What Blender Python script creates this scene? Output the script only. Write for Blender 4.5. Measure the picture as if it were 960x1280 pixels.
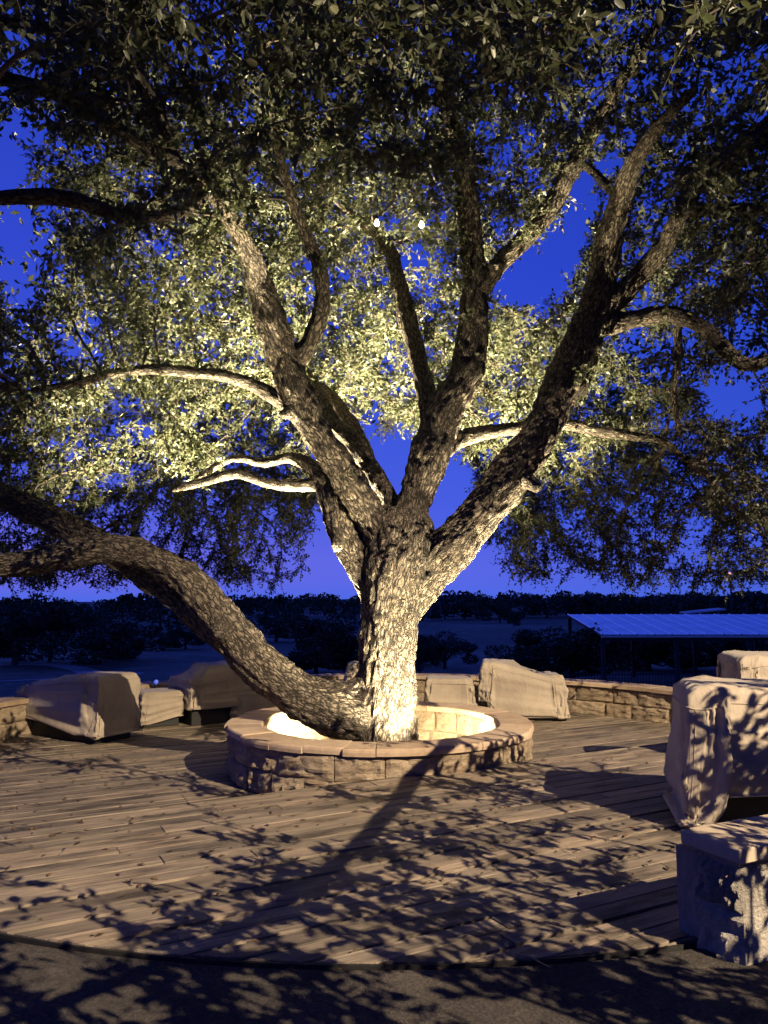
import bpy, bmesh, math, random
import numpy as np
from mathutils import Vector, Matrix, noise as mnoise
from mathutils.kdtree import KDTree

for o in list(bpy.data.objects):
    bpy.data.objects.remove(o)
scene = bpy.context.scene
COL = scene.collection
R = math.radians
rng = np.random.default_rng(11)
random.seed(11)

# ------------------------------------------------------------------ camera
FPX, CX, CY = 960.0, 480.0, 640.0          # focal length and centre in photo pixels (960 x 1280)
PITCH = math.atan(110 / 960)
CAM_Z = 1.6
cam_data = bpy.data.cameras.new('camera')
cam_data.sensor_fit = 'HORIZONTAL'
cam_data.sensor_width = 36.0
cam_data.lens = 36.0 * FPX / 960.0
cam_data.clip_start = 0.05
cam_data.clip_end = 5000
cam = bpy.data.objects.new('camera', cam_data)
cam.location = (0, 0, CAM_Z)
cam.rotation_euler = (math.pi / 2 + PITCH, 0, 0)
COL.objects.link(cam)
scene.camera = cam

# ------------------------------------------------------------------ sky: blue hour, camera balanced for warm lamps
world = bpy.data.worlds.new('World')
scene.world = world
world.use_nodes = True
wn = world.node_tree
bg = wn.nodes['Background']
sky = wn.nodes.new('ShaderNodeTexSky')
sky.sky_type = 'NISHITA'
sky.sun_disc = False
sky.sun_elevation = R(-4.4)
sky.sun_rotation = R(-42)
geo = wn.nodes.new('ShaderNodeTexCoord')
sep = wn.nodes.new('ShaderNodeSeparateXYZ')
wn.links.new(geo.outputs['Generated'], sep.inputs[0])
ramp = wn.nodes.new('ShaderNodeValToRGB')
ramp.color_ramp.elements[0].position = 0.0
ramp.color_ramp.elements[0].color = (0.070, 0.150, 0.84, 1)
ramp.color_ramp.elements[1].position = 1.0
ramp.color_ramp.elements[1].color = (0.012, 0.026, 0.28, 1)
e = ramp.color_ramp.elements.new(0.10); e.color = (0.032, 0.108, 0.80, 1)
e = ramp.color_ramp.elements.new(0.40); e.color = (0.017, 0.062, 0.64, 1)
wn.links.new(sep.outputs[2], ramp.inputs[0])
tint = wn.nodes.new('ShaderNodeMixRGB'); tint.blend_type = 'MULTIPLY'; tint.inputs[0].default_value = 1
tint.inputs[2].default_value = (1.8, 0.7, 0.8, 1)
wn.links.new(sky.outputs[0], tint.inputs[1])
mixs = wn.nodes.new('ShaderNodeMixRGB'); mixs.blend_type = 'ADD'; mixs.inputs[0].default_value = 0.30
wn.links.new(ramp.outputs[0], mixs.inputs[1])
wn.links.new(tint.outputs[0], mixs.inputs[2])
# dusk sky is darker on the side away from the afterglow
dotn = wn.nodes.new('ShaderNodeVectorMath'); dotn.operation = 'DOT_PRODUCT'
dotn.inputs[1].default_value = (-0.60, 0.80, 0.0)
wn.links.new(geo.outputs['Generated'], dotn.inputs[0])
fall = wn.nodes.new('ShaderNodeMapRange')
fall.inputs['From Min'].default_value = -1.0; fall.inputs['From Max'].default_value = 0.7
fall.inputs['To Min'].default_value = 0.30; fall.inputs['To Max'].default_value = 1.0
wn.links.new(dotn.outputs['Value'], fall.inputs['Value'])
dusk = wn.nodes.new('ShaderNodeMixRGB'); dusk.blend_type = 'MULTIPLY'; dusk.inputs[0].default_value = 1
wn.links.new(mixs.outputs[0], dusk.inputs[1]); wn.links.new(fall.outputs[0], dusk.inputs[2])
wn.links.new(dusk.outputs[0], bg.inputs[0])
bg.inputs[1].default_value = 0.95

# ------------------------------------------------------------------ exposure
vs = scene.view_settings
vs.view_transform = 'Standard'
vs.look = 'None'
vs.exposure = 0.0
vs.gamma = 1.0
vs.use_curve_mapping = False
scene.cycles.max_bounces = 5
scene.cycles.diffuse_bounces = 2
scene.cycles.adaptive_threshold = 0.02
scene.cycles.transparent_max_bounces = 4
scene.cycles.sample_clamp_indirect = 4.0
scene.cycles.caustics_reflective = False
scene.cycles.caustics_refractive = False

# light powers of the lamps the place has (watts); the lamps are built further down
FLOOD_W, UP_MAIN_W, UP_LEFT_W, UP_BACK_W, UP_FRONT_W, BULB_W = 39000, 7000, 17000, 17000, 2300, 3.0
UP_FORE_W = 15000
SPILL_W = 300
FLOOD_POS = Vector((10.8, -5.8, 10.6))
WARM = (1.0, 0.84, 0.53)
FLOOD_COL = (1.0, 0.80, 0.56)

# ------------------------------------------------------------------ geometry helpers
def at(px, py, Y):
    """world point at photo pixel (px, py) standing at distance Y in front of the camera"""
    a, b = (px - CX) / FPX, (CY - py) / FPX
    dy = math.cos(PITCH) - b * math.sin(PITCH)
    dz = math.sin(PITCH) + b * math.cos(PITCH)
    t = Y / dy
    return Vector((a * t, Y, CAM_Z + dz * t))

def ground(px, py, z):
    a, b = (px - CX) / FPX, (CY - py) / FPX
    dy = math.cos(PITCH) - b * math.sin(PITCH)
    dz = math.sin(PITCH) + b * math.cos(PITCH)
    t = (z - CAM_Z) / dz
    return Vector((a * t, dy * t, z))

def project(P):
    P = np.asarray(P, float)
    y, z = P[..., 1], P[..., 2] - CAM_Z
    f = y * math.cos(PITCH) + z * math.sin(PITCH)
    u = -y * math.sin(PITCH) + z * math.cos(PITCH)
    f = np.where(f < 1e-3, 1e-3, f)
    return CX + FPX * P[..., 0] / f, CY - FPX * u / f, f

def mesh_obj(name, verts, faces, mat, parent=None, smooth=False, loc=None, rot=None):
    me = bpy.data.meshes.new(name)
    me.from_pydata([tuple(v) for v in verts], [], faces)
    me.update()
    if smooth:
        me.polygons.foreach_set('use_smooth', [True] * len(me.polygons))
    return link(name, me, mat, parent, loc, rot)

def link(name, me, mat=None, parent=None, loc=None, rot=None, scale=None):
    if mat is not None and len(me.materials) == 0:
        me.materials.append(mat)
    o = bpy.data.objects.new(name, me)
    COL.objects.link(o)
    if parent is not None:
        o.parent = parent
    if loc is not None: o.location = loc
    if rot is not None: o.rotation_euler = rot
    if scale is not None: o.scale = scale
    return o

def thing(name, label, cat, loc=(0, 0, 0), rotz=0.0, group=None):
    o = bpy.data.objects.new(name, None)
    COL.objects.link(o)
    o.location = loc
    o.rotation_euler = (0, 0, rotz)
    o['label'] = label
    o['category'] = cat
    if group: o['group'] = group
    return o

def tag(o, label, cat=None, group=None, kind=None):
    o['label'] = label
    if cat: o['category'] = cat
    if group: o['group'] = group
    if kind: o['kind'] = kind
    return o

def quads_mesh(name, V, Fq, smooth=False):
    """numpy verts (n,3) and quads (m,4) to a mesh, quickly"""
    me = bpy.data.meshes.new(name)
    n, m = len(V), len(Fq)
    me.vertices.add(n)
    me.vertices.foreach_set('co', np.asarray(V, np.float32).ravel())
    me.loops.add(m * 4)
    me.loops.foreach_set('vertex_index', np.asarray(Fq, np.int32).ravel())
    me.polygons.add(m)
    me.polygons.foreach_set('loop_start', np.arange(0, m * 4, 4, dtype=np.int32))
    me.polygons.foreach_set('loop_total', np.full(m, 4, np.int32))
    if smooth:
        me.polygons.foreach_set('use_smooth', np.ones(m, bool))
    me.update(calc_edges=True)
    return me

def box_vf(x0, x1, y0, y1, z0, z1):
    v = [(x0, y0, z0), (x1, y0, z0), (x1, y1, z0), (x0, y1, z0), (x0, y0, z1), (x1, y0, z1), (x1, y1, z1), (x0, y1, z1)]
    f = [(0, 3, 2, 1), (4, 5, 6, 7), (0, 1, 5, 4), (1, 2, 6, 5), (2, 3, 7, 6), (3, 0, 4, 7)]
    return v, f

def box_obj(name, x0, x1, y0, y1, z0, z1, mat, parent=None, bevel=0.0):
    bm = bmesh.new()
    v, f = box_vf(x0, x1, y0, y1, z0, z1)
    vv = [bm.verts.new(p) for p in v]
    for q in f: bm.faces.new([vv[i] for i in q])
    if bevel:
        bmesh.ops.bevel(bm, geom=list(bm.edges), offset=bevel, segments=1, affect='EDGES')
    me = bpy.data.meshes.new(name)
    bm.to_mesh(me); bm.free()
    return link(name, me, mat, parent)

def tube_vf(pts, rad, sides=8, cap=True):
    pts = [Vector(p) for p in pts]
    n = len(pts)
    V, F = [], []
    t0 = (pts[1] - pts[0]).normalized()
    nrm = t0.orthogonal().normalized()
    for i, p in enumerate(pts):
        t = (pts[min(i + 1, n - 1)] - pts[max(i - 1, 0)]).normalized()
        nrm = (nrm - t * nrm.dot(t)).normalized()
        b = t.cross(nrm)
        r = rad[i] if hasattr(rad, '__len__') else rad
        for k in range(sides):
            a = 2 * math.pi * k / sides
            V.append(p + (nrm * math.cos(a) + b * math.sin(a)) * r)
    for i in range(n - 1):
        for k in range(sides):
            k2 = (k + 1) % sides
            F.append((i * sides + k, i * sides + k2, (i + 1) * sides + k2, (i + 1) * sides + k))
    if cap:
        F.append(tuple(range(sides - 1, -1, -1)))
        F.append(tuple((n - 1) * sides + k for k in range(sides)))
    return V, F

def tube_obj(name, pts, rad, mat, parent=None, sides=8, smooth=True):
    V, F = tube_vf(pts, rad, sides)
    return mesh_obj(name, V, F, mat, parent, smooth)

# ------------------------------------------------------------------ materials
def new_mat(name):
    m = bpy.data.materials.new(name)
    m.use_nodes = True
    nt = m.node_tree
    return m, nt, nt.nodes['Principled BSDF']

def nd(nt, t, **kw):
    n = nt.nodes.new(t)
    for k, v in kw.items(): setattr(n, k, v)
    return n

def noise_node(nt, vec, scale, detail=4.0, rough=0.55, dim='3D'):
    n = nd(nt, 'ShaderNodeTexNoise')
    n.inputs['Scale'].default_value = scale
    n.inputs['Detail'].default_value = detail
    n.inputs['Roughness'].default_value = rough
    if vec is not None: nt.links.new(vec, n.inputs['Vector'])
    return n

def ramp_node(nt, fac, stops):
    r = nd(nt, 'ShaderNodeValToRGB')
    el = r.color_ramp.elements
    el[0].position, el[0].color = stops[0][0], (*stops[0][1], 1)
    el[1].position, el[1].color = stops[-1][0], (*stops[-1][1], 1)
    for p, c in stops[1:-1]:
        e = el.new(p); e.color = (*c, 1)
    nt.links.new(fac, r.inputs[0])
    return r

def mapping(nt, src, scale=(1, 1, 1), loc=None):
    m = nd(nt, 'ShaderNodeMapping')
    m.inputs['Scale'].default_value = scale
    nt.links.new(src, m.inputs['Vector'])
    if loc is not None: nt.links.new(loc, m.inputs['Location'])
    return m.outputs[0]

def bump(nt, height, strength, dist, prev=None):
    b = nd(nt, 'ShaderNodeBump')
    b.inputs['Strength'].default_value = strength
    b.inputs['Distance'].default_value = dist
    nt.links.new(height, b.inputs['Height'])
    if prev is not None: nt.links.new(prev, b.inputs['Normal'])
    return b.outputs[0]

def mixc(nt, fac, a, b, mode='MIX'):
    m = nd(nt, 'ShaderNodeMixRGB', blend_type=mode)
    for i, v in ((0, fac), (1, a), (2, b)):
        if isinstance(v, (int, float)): m.inputs[i].default_value = v
        elif isinstance(v, tuple): m.inputs[i].default_value = (*v, 1)
        else: nt.links.new(v, m.inputs[i])
    return m.outputs[0]

def simple_mat(name, col, rough=0.7, metal=0.0, nscale=6.0, var=0.25, bstr=0.2, bdist=0.01):
    m, nt, p = new_mat(name)
    tc = nd(nt, 'ShaderNodeTexCoord')
    n = noise_node(nt, tc.outputs['Object'], nscale, 6)
    lo = tuple(c * (1 - var) for c in col); hi = tuple(min(1, c * (1 + var)) for c in col)
    r = ramp_node(nt, n.outputs[0], [(0.3, lo), (0.7, hi)])
    nt.links.new(r.outputs[0], p.inputs['Base Color'])
    p.inputs['Roughness'].default_value = rough
    p.inputs['Metallic'].default_value = metal
    if bstr:
        nt.links.new(bump(nt, n.outputs[0], bstr, bdist), p.inputs['Normal'])
    return m

def make_wood():
    m, nt, p = new_mat('weathered_deck_wood')
    tc = nd(nt, 'ShaderNodeTexCoord'); oi = nd(nt, 'ShaderNodeObjectInfo')
    mul = nd(nt, 'ShaderNodeMath', operation='MULTIPLY'); mul.inputs[1].default_value = 37.0
    nt.links.new(oi.outputs['Random'], mul.inputs[0])
    comb = nd(nt, 'ShaderNodeCombineXYZ')
    nt.links.new(mul.outputs[0], comb.inputs[0]); nt.links.new(mul.outputs[0], comb.inputs[1])
    g = mapping(nt, tc.outputs['Object'], (1.6, 34, 10), comb.outputs[0])
    n1 = noise_node(nt, g, 1.0, 8, 0.62)
    g2 = mapping(nt, tc.outputs['Object'], (5, 130, 30), comb.outputs[0])
    n2 = noise_node(nt, g2, 1.0, 5, 0.6)
    n3 = noise_node(nt, mapping(nt, tc.outputs['Object'], (1.2, 4.5, 2), comb.outputs[0]), 1.0, 5, 0.6)
    grain = mixc(nt, 0.45, n1.outputs[0], n2.outputs[0])
    c = ramp_node(nt, grain, [(0.32, (0.050, 0.038, 0.030)), (0.46, (0.175, 0.148, 0.112)), (0.60, (0.305, 0.248, 0.190)), (0.78, (0.43, 0.36, 0.28))])
    dirt = ramp_node(nt, n3.outputs[0], [(0.36, (0.30, 0.29, 0.28)), (0.46, (0.74, 0.73, 0.72)), (0.56, (1.0, 0.99, 0.97)), (0.8, (1.25, 1.22, 1.17))])
    col = mixc(nt, 1.0, c.outputs[0], dirt.outputs[0], 'MULTIPLY')
    bv = ramp_node(nt, oi.outputs['Random'], [(0, (0.62, 0.60, 0.58)), (0.5, (0.95, 0.93, 0.9)), (1, (1.18, 1.1, 1.02))])
    col = mixc(nt, 1.0, col, bv.outputs[0], 'MULTIPLY')
    nt.links.new(col, p.inputs['Base Color'])
    p.inputs['Roughness'].default_value = 0.72
    b1 = bump(nt, grain, 0.8, 0.006)
    nt.links.new(b1, p.inputs['Normal'])
    return m

def make_stone(name, cols, nscale=5.0, bstr=1.0, bdist=0.05):
    m, nt, p = new_mat(name)
    tc = nd(nt, 'ShaderNodeTexCoord'); oi = nd(nt, 'ShaderNodeObjectInfo')
    mul = nd(nt, 'ShaderNodeMath', operation='MULTIPLY'); mul.inputs[1].default_value = 53.0
    nt.links.new(oi.outputs['Random'], mul.inputs[0])
    comb = nd(nt, 'ShaderNodeCombineXYZ')
    for i in range(3): nt.links.new(mul.outputs[0], comb.inputs[i])
    v = mapping(nt, tc.outputs['Object'], (1, 1, 1), comb.outputs[0])
    n1 = noise_node(nt, v, nscale, 8, 0.6)
    n2 = noise_node(nt, v, nscale * 7, 5, 0.65)
    g = mixc(nt, 0.4, n1.outputs[0], n2.outputs[0])
    c = ramp_node(nt, g, [(0.30, cols[0]), (0.48, cols[1]), (0.66, cols[2])])
    bv = ramp_node(nt, oi.outputs['Random'], [(0, (0.78, 0.74, 0.68)), (1, (1.12, 1.1, 1.06))])
    nt.links.new(mixc(nt, 1.0, c.outputs[0], bv.outputs[0], 'MULTIPLY'), p.inputs['Base Color'])
    p.inputs['Roughness'].default_value = 0.88
    nt.links.new(bump(nt, g, bstr, bdist), p.inputs['Normal'])
    return m

def make_bark():
    m, nt, p = new_mat('oak_bark')
    at_ = nd(nt, 'ShaderNodeAttribute', attribute_name='bark')
    n0 = noise_node(nt, at_.outputs['Vector'], 11.0, 5, 0.6)
    wob = nd(nt, 'ShaderNodeVectorMath', operation='MULTIPLY_ADD')
    wob.inputs[1].default_value = (0.17, 0.17, 0.12)
    nt.links.new(n0.outputs['Color'], wob.inputs[0]); nt.links.new(at_.outputs['Vector'], wob.inputs[2])
    vor = nd(nt, 'ShaderNodeTexVoronoi', feature='F1')
    vor.inputs['Scale'].default_value = 29.0
    nt.links.new(wob.outputs[0], vor.inputs['Vector'])
    n1 = noise_node(nt, wob.outputs[0], 70.0, 6, 0.7)
    n2 = noise_node(nt, at_.outputs['Vector'], 3.0, 4, 0.6)
    inv_ = nd(nt, 'ShaderNodeMath', operation='SUBTRACT'); inv_.inputs[0].default_value = 1.0
    nt.links.new(vor.outputs['Distance'], inv_.inputs[1])
    vo2 = nd(nt, 'ShaderNodeTexVoronoi', feature='DISTANCE_TO_EDGE'); vo2.inputs['Scale'].default_value = 29.0
    nt.links.new(wob.outputs[0], vo2.inputs['Vector'])
    ed = ramp_node(nt, vo2.outputs['Distance'], [(0.0, (0, 0, 0)), (0.16, (0.75, 0.75, 0.75)), (0.4, (1, 1, 1))])
    h = mixc(nt, 0.38, mixc(nt, 0.6, inv_.outputs[0], ed.outputs[0]), n1.outputs[0])
    c = ramp_node(nt, h, [(0.34, (0.036, 0.028, 0.021)), (0.52, (0.135, 0.110, 0.084)), (0.78, (0.33, 0.275, 0.21))])
    big = ramp_node(nt, n2.outputs[0], [(0.35, (0.66, 0.64, 0.62)), (0.65, (1.12, 1.10, 1.02))])
    nt.links.new(mixc(nt, 1.0, c.outputs[0], big.outputs[0], 'MULTIPLY'), p.inputs['Base Color'])
    p.inputs['Roughness'].default_value = 0.9
    nt.links.new(bump(nt, h, 1.0, 0.07), p.inputs['Normal'])
    return m

def make_leaf(name, dark, light, trans):
    m, nt, p = new_mat(name)
    a = nd(nt, 'ShaderNodeAttribute', attribute_name='leaf_tone')
    c = ramp_node(nt, a.outputs['Fac'], [(0.0, dark), (0.75, light), (1.0, (light[0] * 1.5, light[1] * 1.25, light[2] * 1.1))])
    nt.links.new(c.outputs[0], p.inputs['Base Color'])
    p.inputs['Roughness'].default_value = 0.42
    p.inputs['Specular IOR Level'].default_value = 0.35
    t = nd(nt, 'ShaderNodeBsdfTranslucent')
    t.inputs['Color'].default_value = (*trans, 1)
    mx = nd(nt, 'ShaderNodeMixShader'); mx.inputs[0].default_value = 0.28
    nt.links.new(p.outputs[0], mx.inputs[1]); nt.links.new(t.outputs[0], mx.inputs[2])
    nt.links.new(mx.outputs[0], nt.nodes['Material Output'].inputs['Surface'])
    return m

def make_cloth():
    m, nt, p = new_mat('tan_cover_cloth')
    tc = nd(nt, 'ShaderNodeTexCoord')
    n1 = noise_node(nt, tc.outputs['Object'], 2.2, 5, 0.6)
    wob = nd(nt, 'ShaderNodeVectorMath', operation='MULTIPLY_ADD')
    wob.inputs[1].default_value = (0.5, 0.5, 0.5)
    nt.links.new(n1.outputs['Color'], wob.inputs[0]); nt.links.new(tc.outputs['Object'], wob.inputs[2])
    n2 = noise_node(nt, mapping(nt, wob.outputs[0], (6.5, 6.5, 1.8)), 1.0, 3, 0.5)
    n3 = noise_node(nt, mapping(nt, wob.outputs[0], (4, 4, 9)), 1.0, 3, 0.5)
    c = ramp_node(nt, n1.outputs[0], [(0.3, (0.30, 0.245, 0.18)), (0.7, (0.41, 0.34, 0.25))])
    nt.links.new(c.outputs[0], p.inputs['Base Color'])
    p.inputs['Roughness'].default_value = 0.78
    p.inputs['Sheen Weight'].default_value = 0.15
    weave = noise_node(nt, tc.outputs['Object'], 260.0, 2)
    b = bump(nt, n2.outputs[0], 0.40, 0.05)
    b = bump(nt, n3.outputs[0], 0.18, 0.03, b)
    b = bump(nt, weave.outputs[0], 0.12, 0.002, b)
    nt.links.new(b, p.inputs['Normal'])
    return m

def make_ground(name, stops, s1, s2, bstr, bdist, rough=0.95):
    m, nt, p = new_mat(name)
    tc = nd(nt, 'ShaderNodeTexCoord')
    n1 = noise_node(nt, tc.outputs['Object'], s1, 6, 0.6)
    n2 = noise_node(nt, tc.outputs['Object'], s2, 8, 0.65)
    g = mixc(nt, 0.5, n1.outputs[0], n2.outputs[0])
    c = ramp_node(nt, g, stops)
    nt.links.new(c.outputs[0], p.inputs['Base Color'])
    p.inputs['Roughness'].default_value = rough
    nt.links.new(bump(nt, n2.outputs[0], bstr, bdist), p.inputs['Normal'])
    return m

def emit_mat(name, col, s):
    m, nt, p = new_mat(name)
    p.inputs['Base Color'].default_value = (*col, 1)
    p.inputs['Emission Color'].default_value = (*col, 1)
    p.inputs['Emission Strength'].default_value = s
    return m

M_WOOD = make_wood()
M_LIME = make_stone('rough_limestone', [(0.17, 0.125, 0.085), (0.36, 0.28, 0.19), (0.52, 0.43, 0.31)])
M_CAP = make_stone('sawn_capstone', [(0.26, 0.185, 0.12), (0.42, 0.315, 0.215), (0.52, 0.41, 0.29)], 3.0, 0.25, 0.01)
M_PALESTONE = make_stone('pale_limestone', [(0.20, 0.175, 0.145), (0.34, 0.31, 0.265), (0.46, 0.425, 0.37)], 4.0, 1.0, 0.05)
M_PIERCAP = make_stone('pale_capstone', [(0.28, 0.225, 0.16), (0.39, 0.325, 0.24), (0.47, 0.40, 0.31)], 2.5, 0.2, 0.01)
M_MORTAR = simple_mat('mortar', (0.21, 0.17, 0.125), 0.95, 0, 30, 0.3, 0.5, 0.01)
M_BARK = make_bark()
M_LEAF = make_leaf('oak_leaf', (0.045, 0.056, 0.028), (0.120, 0.134, 0.080), (0.11, 0.13, 0.055))
M_FAR_LEAF = make_leaf('far_tree_leaf', (0.030, 0.040, 0.018), (0.060, 0.075, 0.030), (0.05, 0.06, 0.02))
M_TWIG = simple_mat('oak_twig', (0.13, 0.105, 0.08), 0.9, 0, 20, 0.3, 0.3, 0.004)
M_CLOTH = make_cloth()
M_DARK = simple_mat('black_wicker_and_shade', (0.012, 0.011, 0.010), 0.6, 0, 40, 0.4, 0.4, 0.004)  # also the black put where shade lies under decks and covers
M_BLACK = simple_mat('black_lamp_metal', (0.02, 0.02, 0.02), 0.45, 0.6, 12, 0.2, 0.05, 0.002)
M_SOIL = make_ground('pale_planter_gravel', [(0.3, (0.30, 0.22, 0.12)), (0.5, (0.46, 0.37, 0.22)), (0.7, (0.58, 0.48, 0.31))], 3, 40, 0.9, 0.02)
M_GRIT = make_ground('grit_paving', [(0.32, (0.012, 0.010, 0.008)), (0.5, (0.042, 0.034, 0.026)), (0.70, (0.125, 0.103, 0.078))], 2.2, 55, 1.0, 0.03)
M_FIELD = make_ground('field_grass', [(0.35, (0.050, 0.062, 0.036)), (0.5, (0.19, 0.195, 0.125)), (0.66, (0.36, 0.34, 0.24))], 0.03, 0.6, 0.5, 0.2)
M_PATH = make_ground('pale_path', [(0.3, (0.50, 0.48, 0.44)), (0.7, (0.64, 0.61, 0.56))], 0.3, 6, 0.2, 0.02)
M_ROOF = simple_mat('galvanised_roof', (0.86, 0.86, 0.87), 0.28, 1.0, 0.8, 0.14, 0.06, 0.02)
M_STEEL = simple_mat('dark_steel', (0.06, 0.055, 0.05), 0.6, 0.3, 3, 0.3, 0.1, 0.005)
M_PALE = simple_mat('pale_painted_metal', (0.70, 0.70, 0.68), 0.5, 0.0, 2, 0.08, 0.05, 0.005)
M_GLASS = simple_mat('dark_window_glass', (0.02, 0.025, 0.03), 0.08, 0.0, 2, 0.2, 0.0)
M_THREAD = simple_mat('dark_thread', (0.05, 0.035, 0.025), 0.8, 0, 60, 0.2, 0.2, 0.001)

# ================================================================== THE SETTING
TX, TY = -0.04, 8.90           # foot of the oak, centre of the round deck
DECK_R = 5.28
LOW = -0.28                    # level of the rear deck; the front deck is 0
EDGE_A = ground(0, 1034, 0)
EDGE_B = ground(670, 949, 0)
U = (EDGE_B - EDGE_A).normalized()          # board direction
NV = Vector((-U.y, U.x, 0))                 # across the boards, away from the camera
BOARD_ROT = math.atan2(U.y, U.x)

# ---- ground sheet
def terrain_h(x, y):
    d = math.hypot(x - TX, y - TY)
    t = min(1.0, max(0.0, (d - 6.2) / 34.0))
    s = t * t * (3 - 2 * t)
    h = -0.75 - 3.1 * s
    if d > 40:
        h -= 1.2 * min(1.0, (d - 40) / 90.0)
    if y > 20:
        far = max(0.0, (d - 190) / 320.0)
        az = x / max(y, 1.0)
        lift = min(1.0, max(0.0, (az + 0.27) / 0.12))
        h += 4.6 * min(1.6, far) ** 1.4 * (0.12 + 0.88 * lift) * (0.85 + 0.3 * math.sin(x * 0.016 + 1.3) + 0.2 * math.sin(x * 0.037))
        h += 0.5 * math.sin(x * 0.05 + 0.4) * math.sin(y * 0.043) * s
    return h

def spaced(n, lim):
    t = np.linspace(-1, 1, n)
    return np.sign(t) * (np.abs(t) ** 3.2) * lim
gx = spaced(111, 2600); gy = spaced(111, 2600) + 9
V = []; Fq = []
for j, y in enumerate(gy):
    for i, x in enumerate(gx):
        V.append((x, y, terrain_h(x, y)))
n = len(gx)
for j in range(len(gy) - 1):
    for i in range(n - 1):
        a = j * n + i
        Fq.append((a, a + 1, a + n + 1, a + n))
g = mesh_obj('ground', V, Fq, M_FIELD, smooth=True)
tag(g, 'dark grassy field rolling down into the valley behind the deck', kind='structure')

# ---- grit paving in front of the deck (a slab with a concave edge along the round deck)
V, Fq = [], []
def arc_pt(a, r, z): return (TX + r * math.cos(a), TY + r * math.sin(a), z)
na = 72
rs = [DECK_R + 0.045 + (14 - DECK_R) * (k / 24.0) ** 1.5 for k in range(25)]
for k, r in enumerate(rs):
    for i in range(na + 1):
        a = R(192) + (R(352) - R(192)) * i / na
        x, y, z = arc_pt(a, r, -0.014)
        z += 0.006 * mnoise.noise(Vector((x * 1.3, y * 1.3, 0))) if k else 0
        V.append((x, y, z))
for k in range(len(rs) - 1):
    for i in range(na):
        a = k * (na + 1) + i
        Fq.append((a, a + na + 1, a + na + 2, a + 1))
base = len(V)
for i in range(na + 1):
    x, y, z = V[i]; V.append((x, y, -0.5))
for i in range(na):
    Fq.append((i, i + 1, base + i + 1, base + i))
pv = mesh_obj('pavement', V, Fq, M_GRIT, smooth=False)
tag(pv, 'dark gritty paving in front of the curved deck edge', kind='structure')

# ---- two timber decks, plank by plank
def build_deck(name, label, z, v_lo, v_hi, clip_r, seed, th=0.035):
    rd = random.Random(seed)
    deck = bpy.data.objects.new(name, None)
    COL.objects.link(deck)
    tag(deck, label, kind='structure')
    c = Vector((TX, TY, 0))
    w = 0.142
    v = v_lo
    row = 0
    while v < v_hi - 0.02:
        gap = 0.026 if row % 2 == 0 else 0.010
        if rd.random() < 0.15: gap = 0.030
        w_ = min(w, v_hi - v)
        vm = [v, v + w_]
        # circle limits in u (relative to the deck centre) for both long edges
        def ulim(vv):
            h = clip_r ** 2 - vv ** 2
            return math.sqrt(h) if h > 0 else None
        l0, l1 = ulim(vm[0]), ulim(vm[1])
        if l0 is None and l1 is None:
            v += w_ + gap; row += 1; continue
        l0 = l0 if l0 else 0.02; l1 = l1 if l1 else 0.02
        cuts = []
        u = -max(l0, l1) + rd.uniform(0.6, 3.6)
        while u < max(l0, l1) - 0.5:
            cuts.append(u); u += rd.choice([2.4, 3.0, 3.6, 3.6])
        cuts = [x for x in cuts if abs(x) < min(l0, l1) - 0.25]
        bounds = [None] + cuts + [None]
        for k in range(len(bounds) - 1):
            a0 = -l0 if bounds[k] is None else bounds[k] + 0.003
            a1 = -l1 if bounds[k] is None else bounds[k] + 0.003
            b0 = l0 if bounds[k + 1] is None else bounds[k + 1] - 0.003
            b1 = l1 if bounds[k + 1] is None else bounds[k + 1] - 0.003
            um = (a0 + a1 + b0 + b1) / 4; vmid = (vm[0] + vm[1]) / 2
            dz = rd.uniform(-0.0025, 0.0025)
            tl = rd.uniform(-0.0018, 0.0018)
            ch = 0.0015
            P = []
            for zz, ins in ((-th, 0), (-ch, 0), (0, ch)):
                P += [(a0 - um + ins, vm[0] - vmid + ins, zz - tl * (zz > -th)), (b0 - um - ins, vm[0] - vmid + ins, zz - tl * (zz > -th)),
                      (b1 - um - ins, vm[1] - vmid - ins, zz + tl * (zz > -th)), (a1 - um + ins, vm[1] - vmid - ins, zz + tl * (zz > -th))]
            F = [(8, 9, 10, 11)]
            for s in (0, 4):
                for q in range(4):
                    q2 = (q + 1) % 4
                    F.append((s + q, s + q2, s + 4 + q2, s + 4 + q))
            o = mesh_obj('plank', P, F, M_WOOD, deck)
            o.location = c + U * um + NV * vmid + Vector((0, 0, z + dz))
            o.rotation_euler = (0, 0, BOARD_ROT)
        v += w_ + gap
        row += 1
    return deck
C0 = Vector((TX, TY, 0))
v_edge = (EDGE_A - C0).dot(NV)
build_deck('upper_deck', 'raised front deck of weathered diagonal planks with a curved front edge', 0.0, -DECK_R + 0.01, v_edge, DECK_R, 5)
build_deck('lower_deck', 'lower rear deck of weathered planks round the stone planter', LOW, v_edge + 0.03, DECK_R + 0.08, DECK_R + 0.09, 8)
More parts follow.
